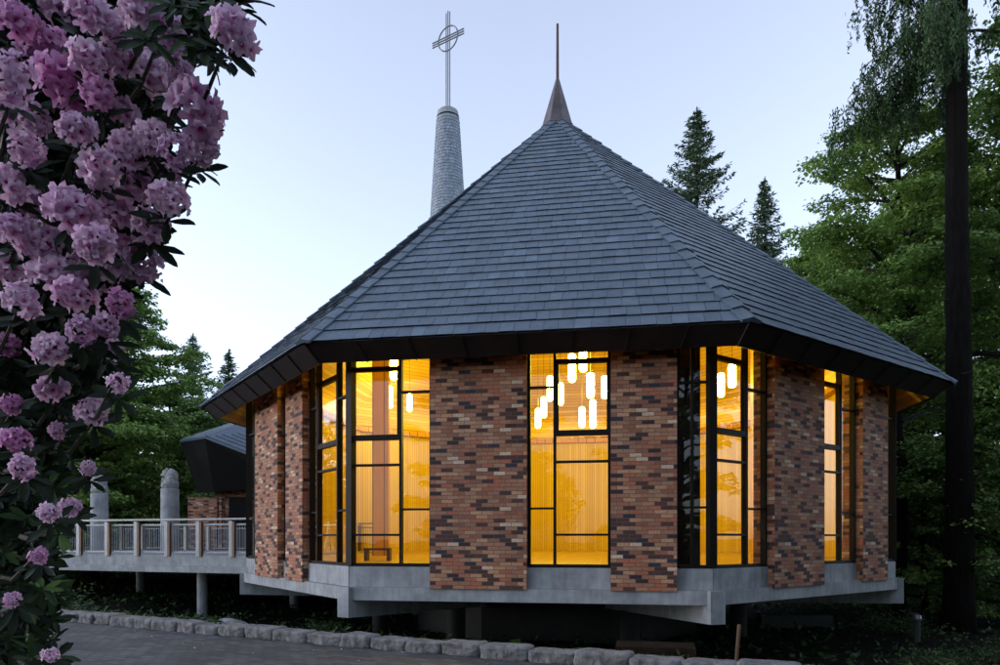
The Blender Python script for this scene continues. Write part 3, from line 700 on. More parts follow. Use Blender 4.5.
# ------------------------------------------------------------------ foliage machinery
def leaf_mesh(name, mat, c, nrm, dr, ln, wd, tint, parent, fold=0.):
    """many leaf quads: c centres, nrm normals, dr directions (all Nx3), length, width (N)"""
    nrm = nrm/np.linalg.norm(nrm, axis=1, keepdims=True)
    dr = dr-nrm*(dr*nrm).sum(1, keepdims=True); dr /= np.linalg.norm(dr, axis=1, keepdims=True)+1e-9
    sd = np.cross(nrm, dr); n = len(c)
    ln = ln[:, None]; wd = wd[:, None]
    v = np.empty((n, 4, 3)); v[:, 0] = c-dr*ln*.5; v[:, 1] = c+sd*wd*.5+dr*ln*.05; v[:, 2] = c+dr*ln*.5-nrm*ln*.10; v[:, 3] = c-sd*wd*.5+dr*ln*.05
    return raw_quads(name, mat, v.reshape(-1, 3), n, tint, parent)
def raw_quads(name, mat, v, nf, tint, parent, loops=None, per=4, smooth=False):
    me = bpy.data.meshes.new(name); me.vertices.add(len(v)); me.vertices.foreach_set('co', v.astype(np.float32).ravel())
    lp = np.arange(nf*per, dtype=np.int32) if loops is None else loops.astype(np.int32).ravel()
    me.loops.add(len(lp)); me.loops.foreach_set('vertex_index', lp)
    me.polygons.add(nf); me.polygons.foreach_set('loop_start', np.arange(0, nf*per, per, dtype=np.int32))
    a = me.attributes.new('tint', 'FLOAT', 'FACE'); a.data.foreach_set('value', tint.astype(np.float32))
    me.update(calc_edges=True); me.materials.append(mat)
    return link(name, me, None, parent)
def rnd_up(n, spread, r):
    v = r.normal(size=(n, 3))*spread; v[:, 2] += 1; return v
def broadleaf(base, H, CR, label, seed, cb=.18, nl=46, per=48, leaf=.17, mat='maple', group='broadleaf trees around the chapel', name='broadleaf_tree', top=.5, lean=(0, 0), tr=None, cat='tree'):
    r = np.random.default_rng(seed); b = np.array(base, float)
    root = empty(name, tuple(b), label, cat, group)
    wood = MB(); tr = tr or H*.016
    tp = lambda f: b+np.array([lean[0]*f*f+math.sin(f*5+seed)*.03*H*f, lean[1]*f*f+math.cos(f*4+seed)*.03*H*f, H*f*.93])
    fs = np.linspace(0, 1, 12); wood.tube([tp(f) for f in fs], [tr*(1-f)**.8*(1.5 if f == 0 else 1)+.02 for f in fs], 9)
    wood.build('trunk', M['bark'], root, smooth=True)
    limbs = MB(); cen = []; rad = []
    for k in range(nl):
        f = cb+(1-cb)*(k+r.random()*.9)/nl
        g_ = (f-cb)/(1-cb)
        prof = (math.sin(math.pi*min(1, .16+.84*g_)**1.05))**.6*(1-.25*g_)
        L_ = CR*prof*r.uniform(.62, 1.12)+.4; az = k*2.39996+r.normal()*.3
        d = np.array([math.cos(az), math.sin(az), 0]); s = tp(f*.93)
        rise = L_*(.18+.55*g_+r.normal()*.08)
        pt = lambda u, s=s, d=d, L_=L_, rise=rise: s+d*L_*u+np.array([0, 0, rise*u-.34*L_*u*u*(1-.5*g_)])
        us = np.linspace(0, 1, 7); r0 = tr*.42*(1-f*.7)+.015
        limbs.tube([pt(u) for u in us], [r0*(1-u)**.9+.012 for u in us], 5, cap=False)
        ns = max(5, int(L_*2.3))
        for j in range(ns):
            u = .25+.75*(j+r.random())/ns; u = min(u, 1); s2 = pt(u); a2 = az+(1 if j % 2 else -1)*r.uniform(.5, 1.15)
            l2 = L_*r.uniform(.16, .34)*(1.25-u*.5)+.3; d2 = np.array([math.cos(a2), math.sin(a2), r.uniform(-.15, .35)])
            e2 = s2+d2*l2+np.array([0, 0, -.12*l2])
            limbs.tube([s2, (s2+e2)/2+np.array([0, 0, .06*l2]), e2], [.03, .02, .008], 4, cap=False)
            for q in (.45, .75, 1.0):
                cen.append(s2+(e2-s2)*q+r.normal(size=3)*.12); rad.append(r.uniform(.38, .72)*(CR/6)**.3)
        cen.append(pt(1.)); rad.append(.6)
    limbs.build('limbs', M['twig'], root)
    cen = np.array(cen); rad = np.array(rad); n = len(cen)*per
    idx = np.repeat(np.arange(len(cen)), per)
    ph = r.random(n)*2*math.pi; rr = np.sqrt(r.random(n))
    off = np.stack([np.cos(ph)*rr, np.sin(ph)*rr, r.normal(size=n)*.16-.22*rr*rr], 1)*rad[idx][:, None]
    c = cen[idx]+off
    dirs = np.stack([np.cos(ph), np.sin(ph), -np.full(n, .35)], 1)+r.normal(size=(n, 3))*.4
    nr = rnd_up(n, .42, r)+.35*np.stack([np.cos(ph), np.sin(ph), np.zeros(n)], 1)
    ct = r.random(len(cen)); tint = np.clip(.45*ct[idx]+.55*r.random(n), 0, 1)
    sz = leaf*r.uniform(.65, 1.25, n)
    leaf_mesh('crown', M[mat], c, nr, dirs, sz, sz*.72, tint, root)
    return root
def fir(base, H, RB, label, seed, hb=.15, nw=None, nd=.42, mat='fir', group='firs rising behind the chapel', dens=1., leaf=(.42, .10)):
    r = np.random.default_rng(seed); b = np.array(base, float)
    root = empty('fir_tree', tuple(b), label, 'tree', group)
    t = MB(); t.tube([b, b+np.array([0, 0, H*.5]), b+np.array([0, 0, H])], [H*.012, H*.007, .02], 8); t.build('trunk', M['bark'], root, smooth=True)
    br = MB(); cs = []; ds = []; nn = []
    z = H*hb
    while z < H-.15:
        g_ = (z-H*hb)/(H*(1-hb)); L0 = RB*(1-g_)**.85+.12
        k = r.integers(4, 7)
        for j in range(k):
            az = r.random()*2*math.pi; L_ = L0*r.uniform(.6, 1.15); s = b+np.array([0, 0, z+r.normal()*.1])
            ri = .25*(g_)-.12*(1-g_)+r.normal()*.06
            d = np.array([math.cos(az), math.sin(az), ri])
            pt = lambda u: s+d*L_*u+np.array([0, 0, -.22*L_*u*(1-u)*2+.10*L_*u*u])
            br.tube([pt(0), pt(.5), pt(1)], [.035, .02, .008], 4, cap=False)
            m = int(max(4, L_*9*dens))
            u = r.random(m)*.92+.1; side = r.choice([-1, 1], m)
            perp = np.array([-math.sin(az), math.cos(az), 0])
            sl_ = r.random(m)*.28*L_*(1.1-u)+.08
            P0 = np.array([pt(x) for x in u])+perp*(side*sl_)[:, None]; P0[:, 2] -= r.random(m)*.12+.1*sl_
            cs.append(P0); ds.append(d*.9+perp*side[:, None]*.9+r.normal(size=(m, 3))*.25+np.array([0, 0, -.25])); nn.append(rnd_up(m, .45, r))
        z += nd*(1-.55*g_)*r.uniform(.8, 1.2)
    cs.append(b+np.array([[0, 0, H-.1*k] for k in range(6)])); ds.append(np.tile([[.1, 0, 1.]], (6, 1))); nn.append(np.tile([[0, -1., .1]], (6, 1)))
    br.build('branches', M['twig'], root)
    c = np.concatenate(cs); d = np.concatenate(ds); n_ = np.concatenate(nn); n = len(c)
    leaf_mesh('needles', M[mat], c, n_, d, leaf[0]*r.uniform(.6, 1.3, n), leaf[1]*r.uniform(.7, 1.4, n), r.random(n), root)
def shrub(base, W_, H_, label, seed, n=2600, leaf=.09, mat='shrub', name='shrub', group='shrubs between the kerb and the chapel', cat='shrub'):
    r = np.random.default_rng(seed); b = np.array(base, float); root = empty(name, tuple(b), label, cat, group)
    st = MB(); cen = []
    for k in range(26):
        az = r.random()*6.28; e = b+np.array([math.cos(az)*W_*r.uniform(.2, 1), math.sin(az)*W_*r.uniform(.2, 1), H_*r.uniform(.35, 1)])
        mdl = (b+e)/2+np.array([0, 0, .15*H_]); st.tube([b, mdl, e], [.02, .012, .004], 4, cap=False)
        for q in (.55, .8, 1): cen.append(b+(e-b)*q)
    st.build('stems', M['twig'], root)
    cen = np.array(cen); idx = r.integers(0, len(cen), n); c = cen[idx]+r.normal(size=(n, 3))*np.array([.13, .13, .08])*max(W_, .6)
    c[:, 2] = np.maximum(c[:, 2], b[2]+.03)
    sz = leaf*r.uniform(.6, 1.3, n)
    leaf_mesh('foliage', M[mat], c, rnd_up(n, .5, r), r.normal(size=(n, 3)), sz, sz*.5, r.random(n), root)

# ------------------------------------------------------------------ trees
def gp(xp, Z): X = (xp-500)/F*Z; return (X, Z, ground_h(X, Z)-.1)
def hfor(y, Z, g_): return (YH-y)/F*Z-g_
def T(xp, Z, ytop, CR, label, seed, **k):
    b = gp(xp, Z); return broadleaf(b, hfor(ytop, Z, b[2]), CR, label, seed, **k)
# right side
T(890, 31, 58, 6.0, 'tall spreading maple rising just past the right end of the chapel roof', 11, nl=84, cb=.10, per=56, mat='maple_l')
T(1040, 29, -60, 6.6, 'tallest dark broadleaf tree behind the big fir trunk', 12, nl=80, cb=.1, per=54)
T(832, 44, 205, 5.0, 'lower rounded broadleaf tree whose crown tip shows over the roof slope', 13, nl=60, cb=.1, leaf=.22, per=54, mat='maple_l')
T(945, 43, 110, 8.0, 'broad green tree filling the gap behind the tall maple', 14, nl=76, cb=.05, leaf=.23, per=56)
T(1040, 52, 120, 8.0, 'wide dark tree farthest back at the right edge', 15, nl=70, cb=.03, leaf=.24, mat='maple_b')
T(925, 26, 430, 2.6, 'young understorey maple beside the fir trunk, level with the eaves', 16, nl=34, cb=.12, leaf=.15, name='young_tree')
T(1010, 24, 400, 2.8, 'young dark understorey tree right of the fir trunk', 17, nl=26, cb=.1, leaf=.14, mat='maple_b', name='young_tree')
# left side
T(96, 38, 205, 5.4, 'light green spreading tree rising beside the rhododendron', 21, nl=84, cb=.05, leaf=.20, per=56, mat='maple_l')
T(40, 37, 200, 5.6, 'broadleaf tree mostly hidden behind the rhododendron blossoms', 22, nl=50, cb=.06, leaf=.19)
T(165, 52, 372, 6.5, 'low wide green tree behind the two carved columns', 23, nl=46, cb=.02, leaf=.23, per=56)
T(75, 48, 400, 6.0, 'dense dark tree low behind the footbridge railing', 24, nl=46, cb=.02, leaf=.23, per=56)
T(235, 60, 405, 5.0, 'small tree behind the pavilion roof', 25, nl=30, cb=.02, leaf=.25, mat='maple_b')
# firs
def FT(xp, Z, ytop, RB, label, seed, **k):
    b = gp(xp, Z); fir(b, hfor(ytop, Z, b[2]), RB, label, seed, **k)
FT(697, 58, 108, 6.6, 'larger fir peaking over the right roof slope', 31, hb=.5, dens=1.9, leaf=(.5, .12))
FT(765, 62, 178, 5.0, 'smaller slender fir right of the larger one above the roof', 32, hb=.45, dens=1.6, leaf=(.5, .12))
FT(193, 60, 334, 5.2, 'taller dark fir rising left of the chapel eave', 33, hb=.2, dens=1.9, leaf=(.5, .12))
FT(229, 66, 350, 4.8, 'shorter pale fir just left of the chapel eave tip', 34, hb=.2, dens=1.9, leaf=(.5, .12))
# trees round the viewer's own clearing: they shade the scene and stand in the window reflections
for k, (x_, y_, h_, c_, lab) in enumerate([(15, 3, 17, 5.5, 'broadleaf tree outside the view, beside the path to the right'), (22, 11, 20, 6, 'tall broadleaf tree outside the view beyond the path bend'),
        (12, -9, 18, 6, 'broadleaf tree behind the viewer on the right'), (2, -15, 17, 6, 'broadleaf tree straight behind the viewer'), (-11, -14, 15, 5, 'broadleaf tree behind the viewer on the left'), (24, -2, 20, 6, 'tall tree farthest out beside the path')]):
    broadleaf((x_, y_, ground_h(x_, y_)-.1), h_, c_, lab, 120+k, nl=44, per=30, leaf=.28, cb=.1)
# the big fir at the right: straight trunk, hanging boughs at the top of the view
def big_fir():
    r = np.random.default_rng(41); Z = 23.2; b = np.array(gp(958, Z)); H = 36
    root = empty('tall_fir', tuple(b), 'tall straight fir trunk at the right with drooping boughs high up', 'tree')
    t = MB(); zs = np.linspace(0, H, 40)
    t.tube([b+np.array([.05*math.sin(z*.3), 0, z]) for z in zs], [max(.05, .445*(1-z/H)**.55*(1+.28*math.exp(-z*1.2)))+.02*math.sin(z*3) for z in zs], 18); t.build('trunk', M['bark'], root, smooth=True)
    br = MB(); cs = []; ds = []; nn = []
    for k in range(78):
        z = 18.2+r.random()**.8*9; az = r.random()*2*math.pi
        if k % 2: az = math.pi+r.normal()*.8
        L_ = r.uniform(1.6, 4.2)*(1-(z-18)/26); s = b+np.array([0, 0, z]); d = np.array([math.cos(az), math.sin(az), -.12])
        pt = lambda u: s+d*L_*u+np.array([0, 0, .25*L_*u-.55*L_*u*u])
        us = np.linspace(0, 1, 6); br.tube([pt(u) for u in us], [.05*(1-u)+.012 for u in us], 5, cap=False)
        for j in range(int(L_*12)):
            u = r.uniform(.25, 1); o = pt(u)+r.normal(size=3)*np.array([.16, .16, .04]); hl = r.uniform(.25, 1.15)*(1.5-abs(u-.7))
            m = int(hl*40); q = r.random(m)
            sw = r.normal(size=2)*.12
            P0 = o+np.stack([sw[0]*q+r.normal(size=m)*.07*(1.3-q), sw[1]*q+r.normal(size=m)*.07*(1.3-q), -q*hl], 1)
            cs.append(P0); ds.append(np.stack([r.normal(size=m)*.5, r.normal(size=m)*.5, -np.ones(m)], 1)); nn.append(r.normal(size=(m, 3))*[1, 1, .4])
    for k in range(12):            # dead twigs lower on the trunk
        z = r.uniform(5, 13); az = r.random()*6.28; s = b+np.array([0, 0, z]); L_ = r.uniform(.4, 1.3)
        br.tube([s, s+np.array([math.cos(az)*L_, math.sin(az)*L_, -.15*L_])], [.025, .006], 4)
    br.build('branches', M['twig'], root)
    c = np.concatenate(cs); d = np.concatenate(ds); n_ = np.concatenate(nn); n = len(c)
    leaf_mesh('needles', M['cedar'], c, n_, d, .15*r.uniform(.6, 1.3, n), .045*r.uniform(.7, 1.4, n), r.random(n), root)
big_fir()
b = gp(899, 25.5)
t = MB(); t.tube([b, (b[0]+.1, b[1], 2), (b[0]-.05, b[1], 5), (b[0]+.1, b[1], 7.5)], [.24, .19, .10, .02], 10)
ro = empty('slim_tree', b, 'slim dark trunk standing just beyond the right corner of the chapel', 'tree')
t.build('trunk', M['bark'], ro, smooth=True)
t = MB(); cen = []
r = np.random.default_rng(51)
for k in range(22):
    az = r.random()*6.28; z = r.uniform(.5, 7); s = np.array([b[0], b[1], z]); L_ = r.uniform(1.0, 2.8); e = s+np.array([math.cos(az)*L_, math.sin(az)*L_, .3*L_])
    t.tube([s, (s+e)/2+np.array([0, 0, .15]), e], [.05, .03, .01], 5, cap=False); cen += [s+(e-s)*q for q in (.6, .8, 1)]
t.build('limbs', M['twig'], ro)
cen = np.array(cen); n = 4200; c = cen[r.integers(0, len(cen), n)]+r.normal(size=(n, 3))*[.35, .35, .14]
leaf_mesh('crown', M['maple'], c, rnd_up(n, .4, r), r.normal(size=(n, 3)), .13*r.uniform(.6, 1.3, n), .09*r.uniform(.6, 1.3, n), r.random(n), ro)
# distant wood that closes the view behind everything
r = np.random.default_rng(61); cs = []; wd_ = MB()
for k in range(230):
    a = r.uniform(-62, 62); D = r.uniform(75, 130); X = D*math.sin(R(a)); Y = D*math.cos(R(a))
    hh = r.uniform(9, 15) if -28 < a < -8 else r.uniform(10, 22); gz = ground_h(X, Y)
    wd_.tube([(X, Y, gz), (X, Y, gz+hh*.8)], [.25, .08], 5, cap=False)
    m = 700; q = r.random(m); rad_ = (1-q)**.7*hh*.22+.3; ph = r.random(m)*6.28
    cs.append(np.stack([X+np.cos(ph)*rad_*np.sqrt(r.random(m)), Y+np.sin(ph)*rad_*np.sqrt(r.random(m)), gz+q*hh], 1))
fw = empty('far_wood', (0, 90, -2), 'dark far-off wood closing the view behind the chapel', 'wood'); fw['kind'] = 'stuff'
c = np.concatenate(cs); n = len(c)
o = leaf_mesh('wood_foliage', M['maple_b'], c, rnd_up(n, .6, r), r.normal(size=(n, 3)), r.uniform(.6, 1.1, n), r.uniform(.4, .8, n), r.random(n), fw)
wd_.build('wood_trunks', M['twig'], fw)
# shrubs & small plants
SH = [(285, 14.3, 1.0, .55, 'green leafy shrub behind the kerb under the left corner beam'), (255, 15.2, .8, .6, 'leafy shrub beside the pale boulder'),
      (345, 13.6, .7, .5, 'small shrub under the front floor slab, next to a thin stake'), (110, 18, 1.3, .6, 'low dark shrub under the footbridge at its column'),
      (205, 19.5, 1.2, .7, 'dark shrub between the footbridge column and the chapel'), (320, 17.5, .9, .8, 'dim shrub in the shade below the left floor beam'),
      (820, 27, 1.6, .9, 'dim shrub seen under the chapel floor, near the concrete planter'), (870, 30, 1.8, 1.2, 'tall shrub seen under the right end of the chapel'),
      (900, 22, 1.1, .9, 'dark shrub below the far right floor beam'), (1000, 17, 1.4, 1.0, 'dark shrub at the foot of the tall fir'), (940, 15.5, 1.0, .7, 'low dark shrub in front of the tall fir'),
      (40, 14.8, 1.0, .7, 'shrub behind the kerb beside the rhododendron')]
for k, (xp, Z, W_, H_, lab) in enumerate(SH): shrub(gp(xp, Z), W_, H_, lab, 70+k, n=2200 if W_ > 1.2 else 1500)
def strap_plant(base, label, seed, n=26, L_=.4, name='leafy_plant', mat='grass', w_=.045):
    r = np.random.default_rng(seed); b = np.array(base, float); root = empty(name, tuple(b), label, 'plant', 'small plants beside the kerb')
    vs_ = []; 
    for k in range(n):
        az = r.random()*6.28; d = np.array([math.cos(az), math.sin(az), 0]); sd = np.array([-d[1], d[0], 0]); l = L_*r.uniform(.6, 1.1); up = r.uniform(.7, 1.4)
        P_ = [b+r.normal(size=3)*[.05, .05, 0]+d*l*u*.8+np.array([0, 0, l*(up*u-.7*u*u)]) for u in (0, .35, .7, 1)]
        ws = [w_*.5, w_, w_*.8, .004]
        for q in range(3):
            vs_ += [P_[q]-sd*ws[q]/2, P_[q]+sd*ws[q]/2, P_[q+1]+sd*ws[q+1]/2, P_[q+1]-sd*ws[q+1]/2]
    v = np.array(vs_); nf = len(v)//4
    raw_quads('foliage', M[mat], v, nf, r.random(nf), root)
for k, (xp, Z, lab) in enumerate([(88, 14.2, 'grassy tuft behind the kerb nearest the rhododendron'), (103, 14.0, 'second grassy tuft behind the kerb from the rhododendron'), (139, 13.5, 'small leafy tuft behind the kerb below the footbridge'), (70, 14.6, 'bright grassy tuft beside the rhododendron'),
        (965, 7.7, 'bright green fern clump at the bottom right'), (930, 8.2, 'smaller fern clump beside the bright one')]):
    q = gp(xp, Z); q = (q[0], q[1], max(q[2], ground_h(q[0], q[1])))
    strap_plant(q, lab, 90+k, 34, .42 if k < 4 else .5)
# boulder, stake, planter, bollard, hatch
def rock(c, s, seed, name, label, mat):
    bm = bmesh.new(); bmesh.ops.create_icosphere(bm, subdivisions=4, radius=1)
    for v in bm.verts:
        n1 = mnoise.noise(v.co*1.4+Vector((seed, 0, 0)))*.4+mnoise.noise(v.co*4)*.12; v.co = Vector((v.co.x*s[0], v.co.y*s[1], v.co.z*s[2]))*(1+n1)
    me = bpy.data.meshes.new(name); bm.to_mesh(me); bm.free(); me.materials.append(mat)
    o = bpy.data.objects.new(name, me); COL.objects.link(o); o.location = c; tag(o, label, 'boulder')
q = gp(218, 17.5); rock((q[0], q[1], q[2]+.28), (.95, .6, .34), 3, 'boulder', 'flat pale boulder lying below the chapel\'s left floor beam', M['concrete'])
mb = MB(); q = gp(736, 12.5); mb.tube([(q[0]-.06, q[1], q[2]-.2), (q[0]+.06, q[1], -1.55)], .035, 8)
tag(mb.build('wooden_stake', M['postwood']), 'thin leaning wooden stake under the front right floor beam', 'stake')
q = gp(795, 24); mb = MB(); mb.box((q[0], q[1], q[2]+.2), (2.6, .35, .6), .1); tag(mb.build('concrete_planter', M['stonedim']), 'low concrete planter wall seen under the chapel floor', 'planter')
q = gp(917, 20.5); root = empty('bollard', q, 'short grey bollard below the chapel\'s right corner', 'bollard')
mb = MB(); mb.tube([q, (q[0], q[1], q[2]+.75)], .09, 14); mb.build('post', M['stonedim'], root); mb = MB(); mb.tube([(q[0], q[1], q[2]+.75), (q[0], q[1], q[2]+.80), (q[0], q[1], q[2]+.9), (q[0], q[1], q[2]+.94)], [.12, .13, .1, .02], 14); mb.build('bollard_cap', M['steel'], root)
q = Vector((px(655, 0, 13.6).x, 13.6, -2.35)); root = empty('vent_hatch', (q.x, q.y, ground_h(q.x, q.y)), 'brown slatted hatch in the dark under the front floor slab', 'hatch')
mb = MB(); mb.box((q.x, q.y, q.z), (1.5, .8, .55), -.2); mb.build('hatch_box', M['hatch'], root)
mb = MB()
for k in range(6): mb.box((q.x+.15-.08, q.y-.42, q.z-.22+k*.085), (.8, .03, .035), -.2)
mb.build('slats', M['hatch'], root)
# grass and fallen petals
r = np.random.default_rng(101); n = 9000
X = r.uniform(-14, 9, n); Y = np.array([curb_y(x) for x in X])+.35+r.random(n)**2*5
Zg = np.array([ground_h(x, y) for x, y in zip(X, Y)])
ln = r.uniform(.06, .2, n); c = np.stack([X, Y, Zg+ln*.4], 1)
gr = leaf_mesh('grass', M['grass'], c, np.stack([r.normal(size=n), r.normal(size=n), r.random(n)*.3], 1), np.stack([r.normal(size=n)*.3, r.normal(size=n)*.3, np.ones(n)], 1), ln, ln*.14, r.random(n)*.8, None)
tag(gr, 'short sparse grass growing behind the kerb', 'grass', kind='stuff')
n = 30000; X = r.uniform(-26, 34, n); Y = r.uniform(9, 60, n); kp = Y > np.array([curb_y(x) for x in X])+.6; X, Y = X[kp], Y[kp]; n = len(X)
Zg = np.array([ground_h(x, y) for x, y in zip(X, Y)]); sz = r.uniform(.1, .3, n)
gc = leaf_mesh('ground_cover', M['shrub'], np.stack([X, Y, Zg+r.random(n)*.22], 1), rnd_up(n, .5, r), r.normal(size=(n, 3)), sz, sz*.5, r.random(n)*.7, None)
tag(gc, 'dark ivy ground cover on the bank around the chapel', 'ground cover', kind='stuff')
n = 26; X = r.uniform(-6.5, 1.5, n); Y = np.array([curb_y(x) for x in X])-r.random(n)*1.6-.08
pl = leaf_mesh('fallen_petals', M['whitestuff'], np.stack([X, Y, np.full(n, -1.592)], 1), rnd_up(n, .25, r), r.normal(size=(n, 3)), np.full(n, .035), np.full(n, .025), r.random(n), None)
tag(pl, 'a few pale petals fallen on the paved path', 'petals', kind='stuff')

# ------------------------------------------------------------------ rhododendron in the foreground
rh = empty('rhododendron', (-1.75, 2.7, -1.6), 'tall rhododendron covered in pink blossom at the left, closest to the viewer', 'rhododendron')
BND = np.array([(-40, 252), (0, 255), (40, 243), (62, 222), (75, 196), (100, 205), (150, 196), (175, 172), (220, 172), (262, 158), (300, 140), (350, 124), (400, 112), (440, 84), (480, 70), (560, 62), (610, 62), (670, 56), (760, 50)], float)
bnd = lambda y: np.interp(y, BND[:, 0], BND[:, 1])
r = np.random.default_rng(201)
def floret(mbv, mbf, uv, o, ax, size, r):
    ax = ax/np.linalg.norm(ax); t = np.cross(ax, [0, 0, 1.]); t /= np.linalg.norm(t)+1e-9; b_ = np.cross(ax, t)
    nr_, rings, rot = 20, [(0, -.45, .10), (.35, -.18, .22), (.62, .05, .55), (.85, .16, .86), (1, .12, 1.05)], r.random()*6.28
    k0 = len(mbv)
    for (q, h, rd) in rings:
        for j in range(nr_):
            a = 2*math.pi*j/nr_+rot; lobe = (.5+.5*math.cos(5*(2*math.pi*j/nr_)))**.55; rr = rd*(1-(.46*(1-lobe) if q > .5 else 0)*q)*(1+(.06*r.normal() if q > .8 else 0))
            hh = h+(.10*r.normal() if q > .8 else .03*r.normal())-(.10*(1-lobe) if q > .6 else 0)
            mbv.append(o+(t*math.cos(a)+b_*math.sin(a))*rr*size+ax*hh*size)
    for i in range(len(rings)-1):
        for j in range(nr_):
            a_, b2 = k0+i*nr_+j, k0+i*nr_+(j+1) % nr_; mbf.append((a_, b2, b2+nr_, a_+nr_)); q0, q1 = rings[i][0], rings[i+1][0]; uv += [(q0, 0), (q0, 0), (q1, 0), (q1, 0)]
def truss_mesh(seed):
    r = np.random.default_rng(seed); v = []; f = []; uv = []
    n = 19
    for k in range(n):
        z = 1-1.35*(k+.5)/n; ph = k*2.39996+r.normal()*.2; s = math.sqrt(max(0, 1-z*z)); ax = np.array([s*math.cos(ph), s*math.sin(ph), z])+r.normal(size=3)*.12
        floret(v, f, uv, ax*np.array([.060, .060, .055])*r.uniform(.72, 1.12), ax+r.normal(size=3)*.18, .037*r.uniform(.8, 1.2), r)
    me = bpy.data.meshes.new('flower_cluster'); me.from_pydata([tuple(x) for x in v], [], f); ul = me.uv_layers.new(name='UVMap'); ul.data.foreach_set('uv', np.array(uv, dtype=np.float32).ravel())
    me.polygons.foreach_set('use_smooth', [True]*len(me.polygons)); me.materials.append(M['petal']); me.update(); return me
TM = [truss_mesh(300+k) for k in range(7)]
TR = [(62, 6, 50), (17, 22, 50), (48, 45, 46), (8, 78, 55), (64, 84, 62), (98, 92, 40), (105, 24, 46), (140, 14, 50), (146, 70, 54), (172, 32, 40), (196, 112, 64), (233, 33, 52), (122, 118, 44), (98, 168, 44),
      (152, 138, 40), (70, 208, 60), (8, 110, 44), (130, 186, 46), (168, 200, 40), (122, 226, 50), (38, 242, 50), (95, 245, 46), (52, 272, 52), (92, 268, 50), (142, 262, 44), (75, 296, 46), (120, 303, 40), (50, 350, 48),
      (112, 350, 34), (50, 388, 46), (92, 412, 44), (118, 383, 30), (15, 440, 36), (22, 467, 36), (88, 468, 22), (70, 508, 30), (48, 512, 30), (38, 556, 26), (12, 600, 22), (50, 655, 22), (20, 300, 50), (8, 345, 34), (25, 150, 40),
      (160, 168, 46), (110, 205, 44), (150, 225, 42), (30, 205, 42), (178, 75, 40), (120, 55, 44), (200, 150, 40), (75, 128, 40), (35, 120, 34), (175, 150, 36), (10, 270, 40), (80, 330, 40), (105, 325, 36), (12, 405, 30), (58, 430, 26), (30, 62, 40), (85, 12, 42), (90, 60, 44), (5, 185, 46), (125, 150, 42), (12, 232, 46), (112, 262, 44)]
st = MB(); tips = []
for k, (x, y, s) in enumerate(TR):
    Z = 2.0+.45*r.random()
    p0 = px(x, y, Z); tips.append(p0)
    o = bpy.data.objects.new('flower_cluster', TM[k % 7]); COL.objects.link(o); o.parent = rh; o.location = p0-Vector(rh.location)
    out = Vector((.55+r.normal()*.3, -.75+r.normal()*.25, .35+r.normal()*.35)).normalized(); o.rotation_euler = out.to_track_quat('Z', 'Y').to_euler()
    sc = s*(1.08 if y < 300 else .88)/F*Z/.185*r.uniform(.95, 1.05); o.scale = (sc, sc, sc)
    back = p0-out*.08*sc; inn = back+Vector((-.28-.1*r.random(), .34, -.03-.05*r.random())); st.tube([back, (back+inn)/2+Vector((0, 0, -.04)), inn], [.005, .007, .011], 5, cap=False)
lc = []; ln_ = []; ld = []; sz = []; tn = []
def rosette(c, ax, n, size, tint, rr=r):
    ax = np.array(ax)/np.linalg.norm(ax); t = np.cross(ax, [.1, .2, 1.]); t /= np.linalg.norm(t); b_ = np.cross(ax, t)
    for j in range(n):
        a = 2*math.pi*(j+rr.random()*.5)/n; d = (t*math.cos(a)+b_*math.sin(a)); el = rr.uniform(-.35, .45); d2 = d+ax*el; d2 /= np.linalg.norm(d2)
        L_ = size*rr.uniform(.75, 1.2); lc.append(np.array(c)+d2*L_*.58); ld.append(d2); ln_.append(ax-d*el+rr.normal(size=3)*.18); sz.append(L_); tn.append(tint*rr.uniform(.6, 1.1))
for k, (x, y, s) in enumerate(TR):
    p0 = tips[k]; rosette(p0+Vector((-.035, .07, -.03)), (.3, -.7, .5), 8, .085 if y < 420 else .07, .5)
# hanging leafy sprig at the top right of the bush
for x, y in ((185, 10), (200, 25), (212, 8), (190, 40), (172, 5), (222, 50), (205, 50), (150, 40)):
    rosette(px(x, y, 2.05), (.2, -.6, .4), 8, .085, .75)
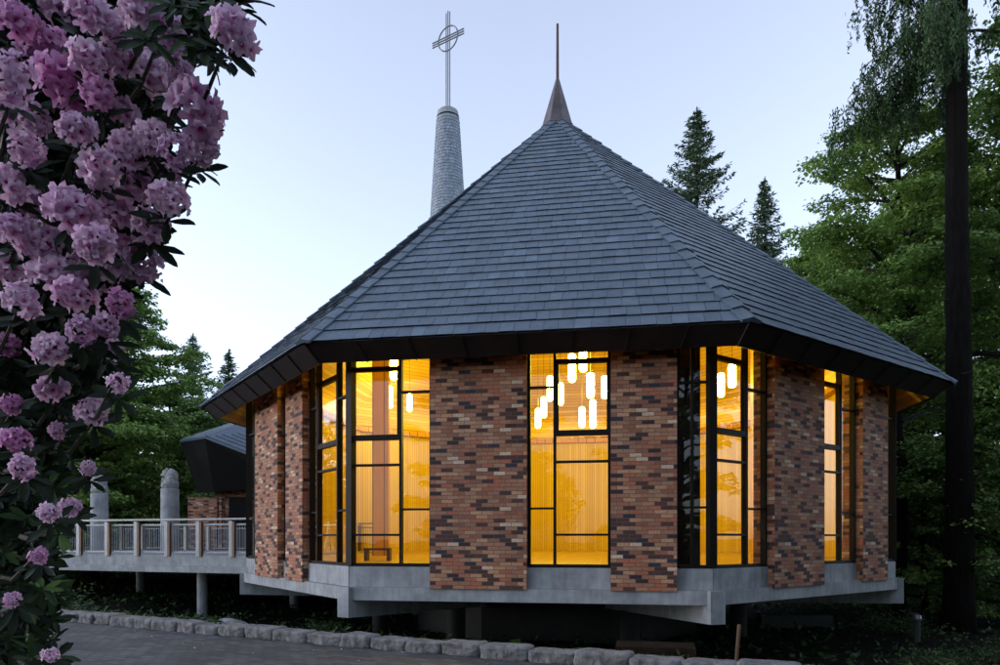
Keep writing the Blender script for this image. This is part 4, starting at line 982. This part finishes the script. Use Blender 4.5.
# body of the bush: layers of rosettes back from the face
cnt = 0
while cnt < 2900:
    y = r.uniform(-60, 760); dpt = r.random()
    Z = 2.42+1.8*dpt
    xmax = bnd(y)-10-26*r.random()-26*dpt; xmin = -220
    x = r.uniform(xmin, xmax) if r.random() < .3 else r.uniform(-20, xmax)
    if x > xmax: continue
    low = y > 420
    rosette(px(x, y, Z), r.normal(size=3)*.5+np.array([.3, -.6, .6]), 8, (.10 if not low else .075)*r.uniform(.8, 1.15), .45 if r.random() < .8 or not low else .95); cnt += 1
for k in range(40):              # fresh rosettes low at the right edge, light put into a brighter tint
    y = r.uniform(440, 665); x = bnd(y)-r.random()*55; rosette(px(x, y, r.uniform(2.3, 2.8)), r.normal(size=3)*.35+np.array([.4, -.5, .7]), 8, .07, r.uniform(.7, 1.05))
lc, ln_, ld, sz, tn = map(np.array, (lc, ln_, ld, sz, tn))
# each leaf: 2x4 strip folded along the midrib and curved down
nn = ln_/np.linalg.norm(ln_, axis=1, keepdims=True); dd = ld-nn*(ld*nn).sum(1, keepdims=True); dd /= np.linalg.norm(dd, axis=1, keepdims=True); sdv = np.cross(nn, dd)
rows = [(-.5, .03, 0), (-.2, .13, -.01), (.15, .17, -.03), (.4, .09, -.08), (.5, .01, -.11)]
V = []
for (a, wv, dn) in rows:
    mid = lc+dd*(sz*a)[:, None]+nn*(sz*dn)[:, None]
    for s_, up_ in ((-1, .04), (0, 0), (1, .04)): V.append(mid+sdv*(s_*wv*sz)[:, None]+nn*(sz*up_*(1 if s_ else 0))[:, None])
V = np.stack(V, 1); nL = len(lc); base_ = np.arange(nL)[:, None, None]*15
q = []
for i in range(4):
    for j in range(2): a = i*3+j; q.append((a, a+1, a+4, a+3))
q = np.array(q)[None]; lp = (base_+q)
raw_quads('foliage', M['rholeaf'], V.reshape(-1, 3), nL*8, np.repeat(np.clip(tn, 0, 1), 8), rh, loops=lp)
for k in range(34):              # woody stems from the ground
    a = Vector((-2.95+r.uniform(-.15, .15), 3.6+r.uniform(-.15, .15), -1.6)); y = r.uniform(0, 600); e = px(bnd(y)-r.uniform(80, 200), y, r.uniform(3.2, 4.0)); m1 = a.lerp(e, .45)+Vector((-.3, .2, .15)); m2 = a.lerp(e, .8)+Vector((-.12, .1, .05))
    st.tube([a, m1, m2, e], [.022, .016, .009, .004], 6, cap=False)
st.build('stems', M['twig'], rh)
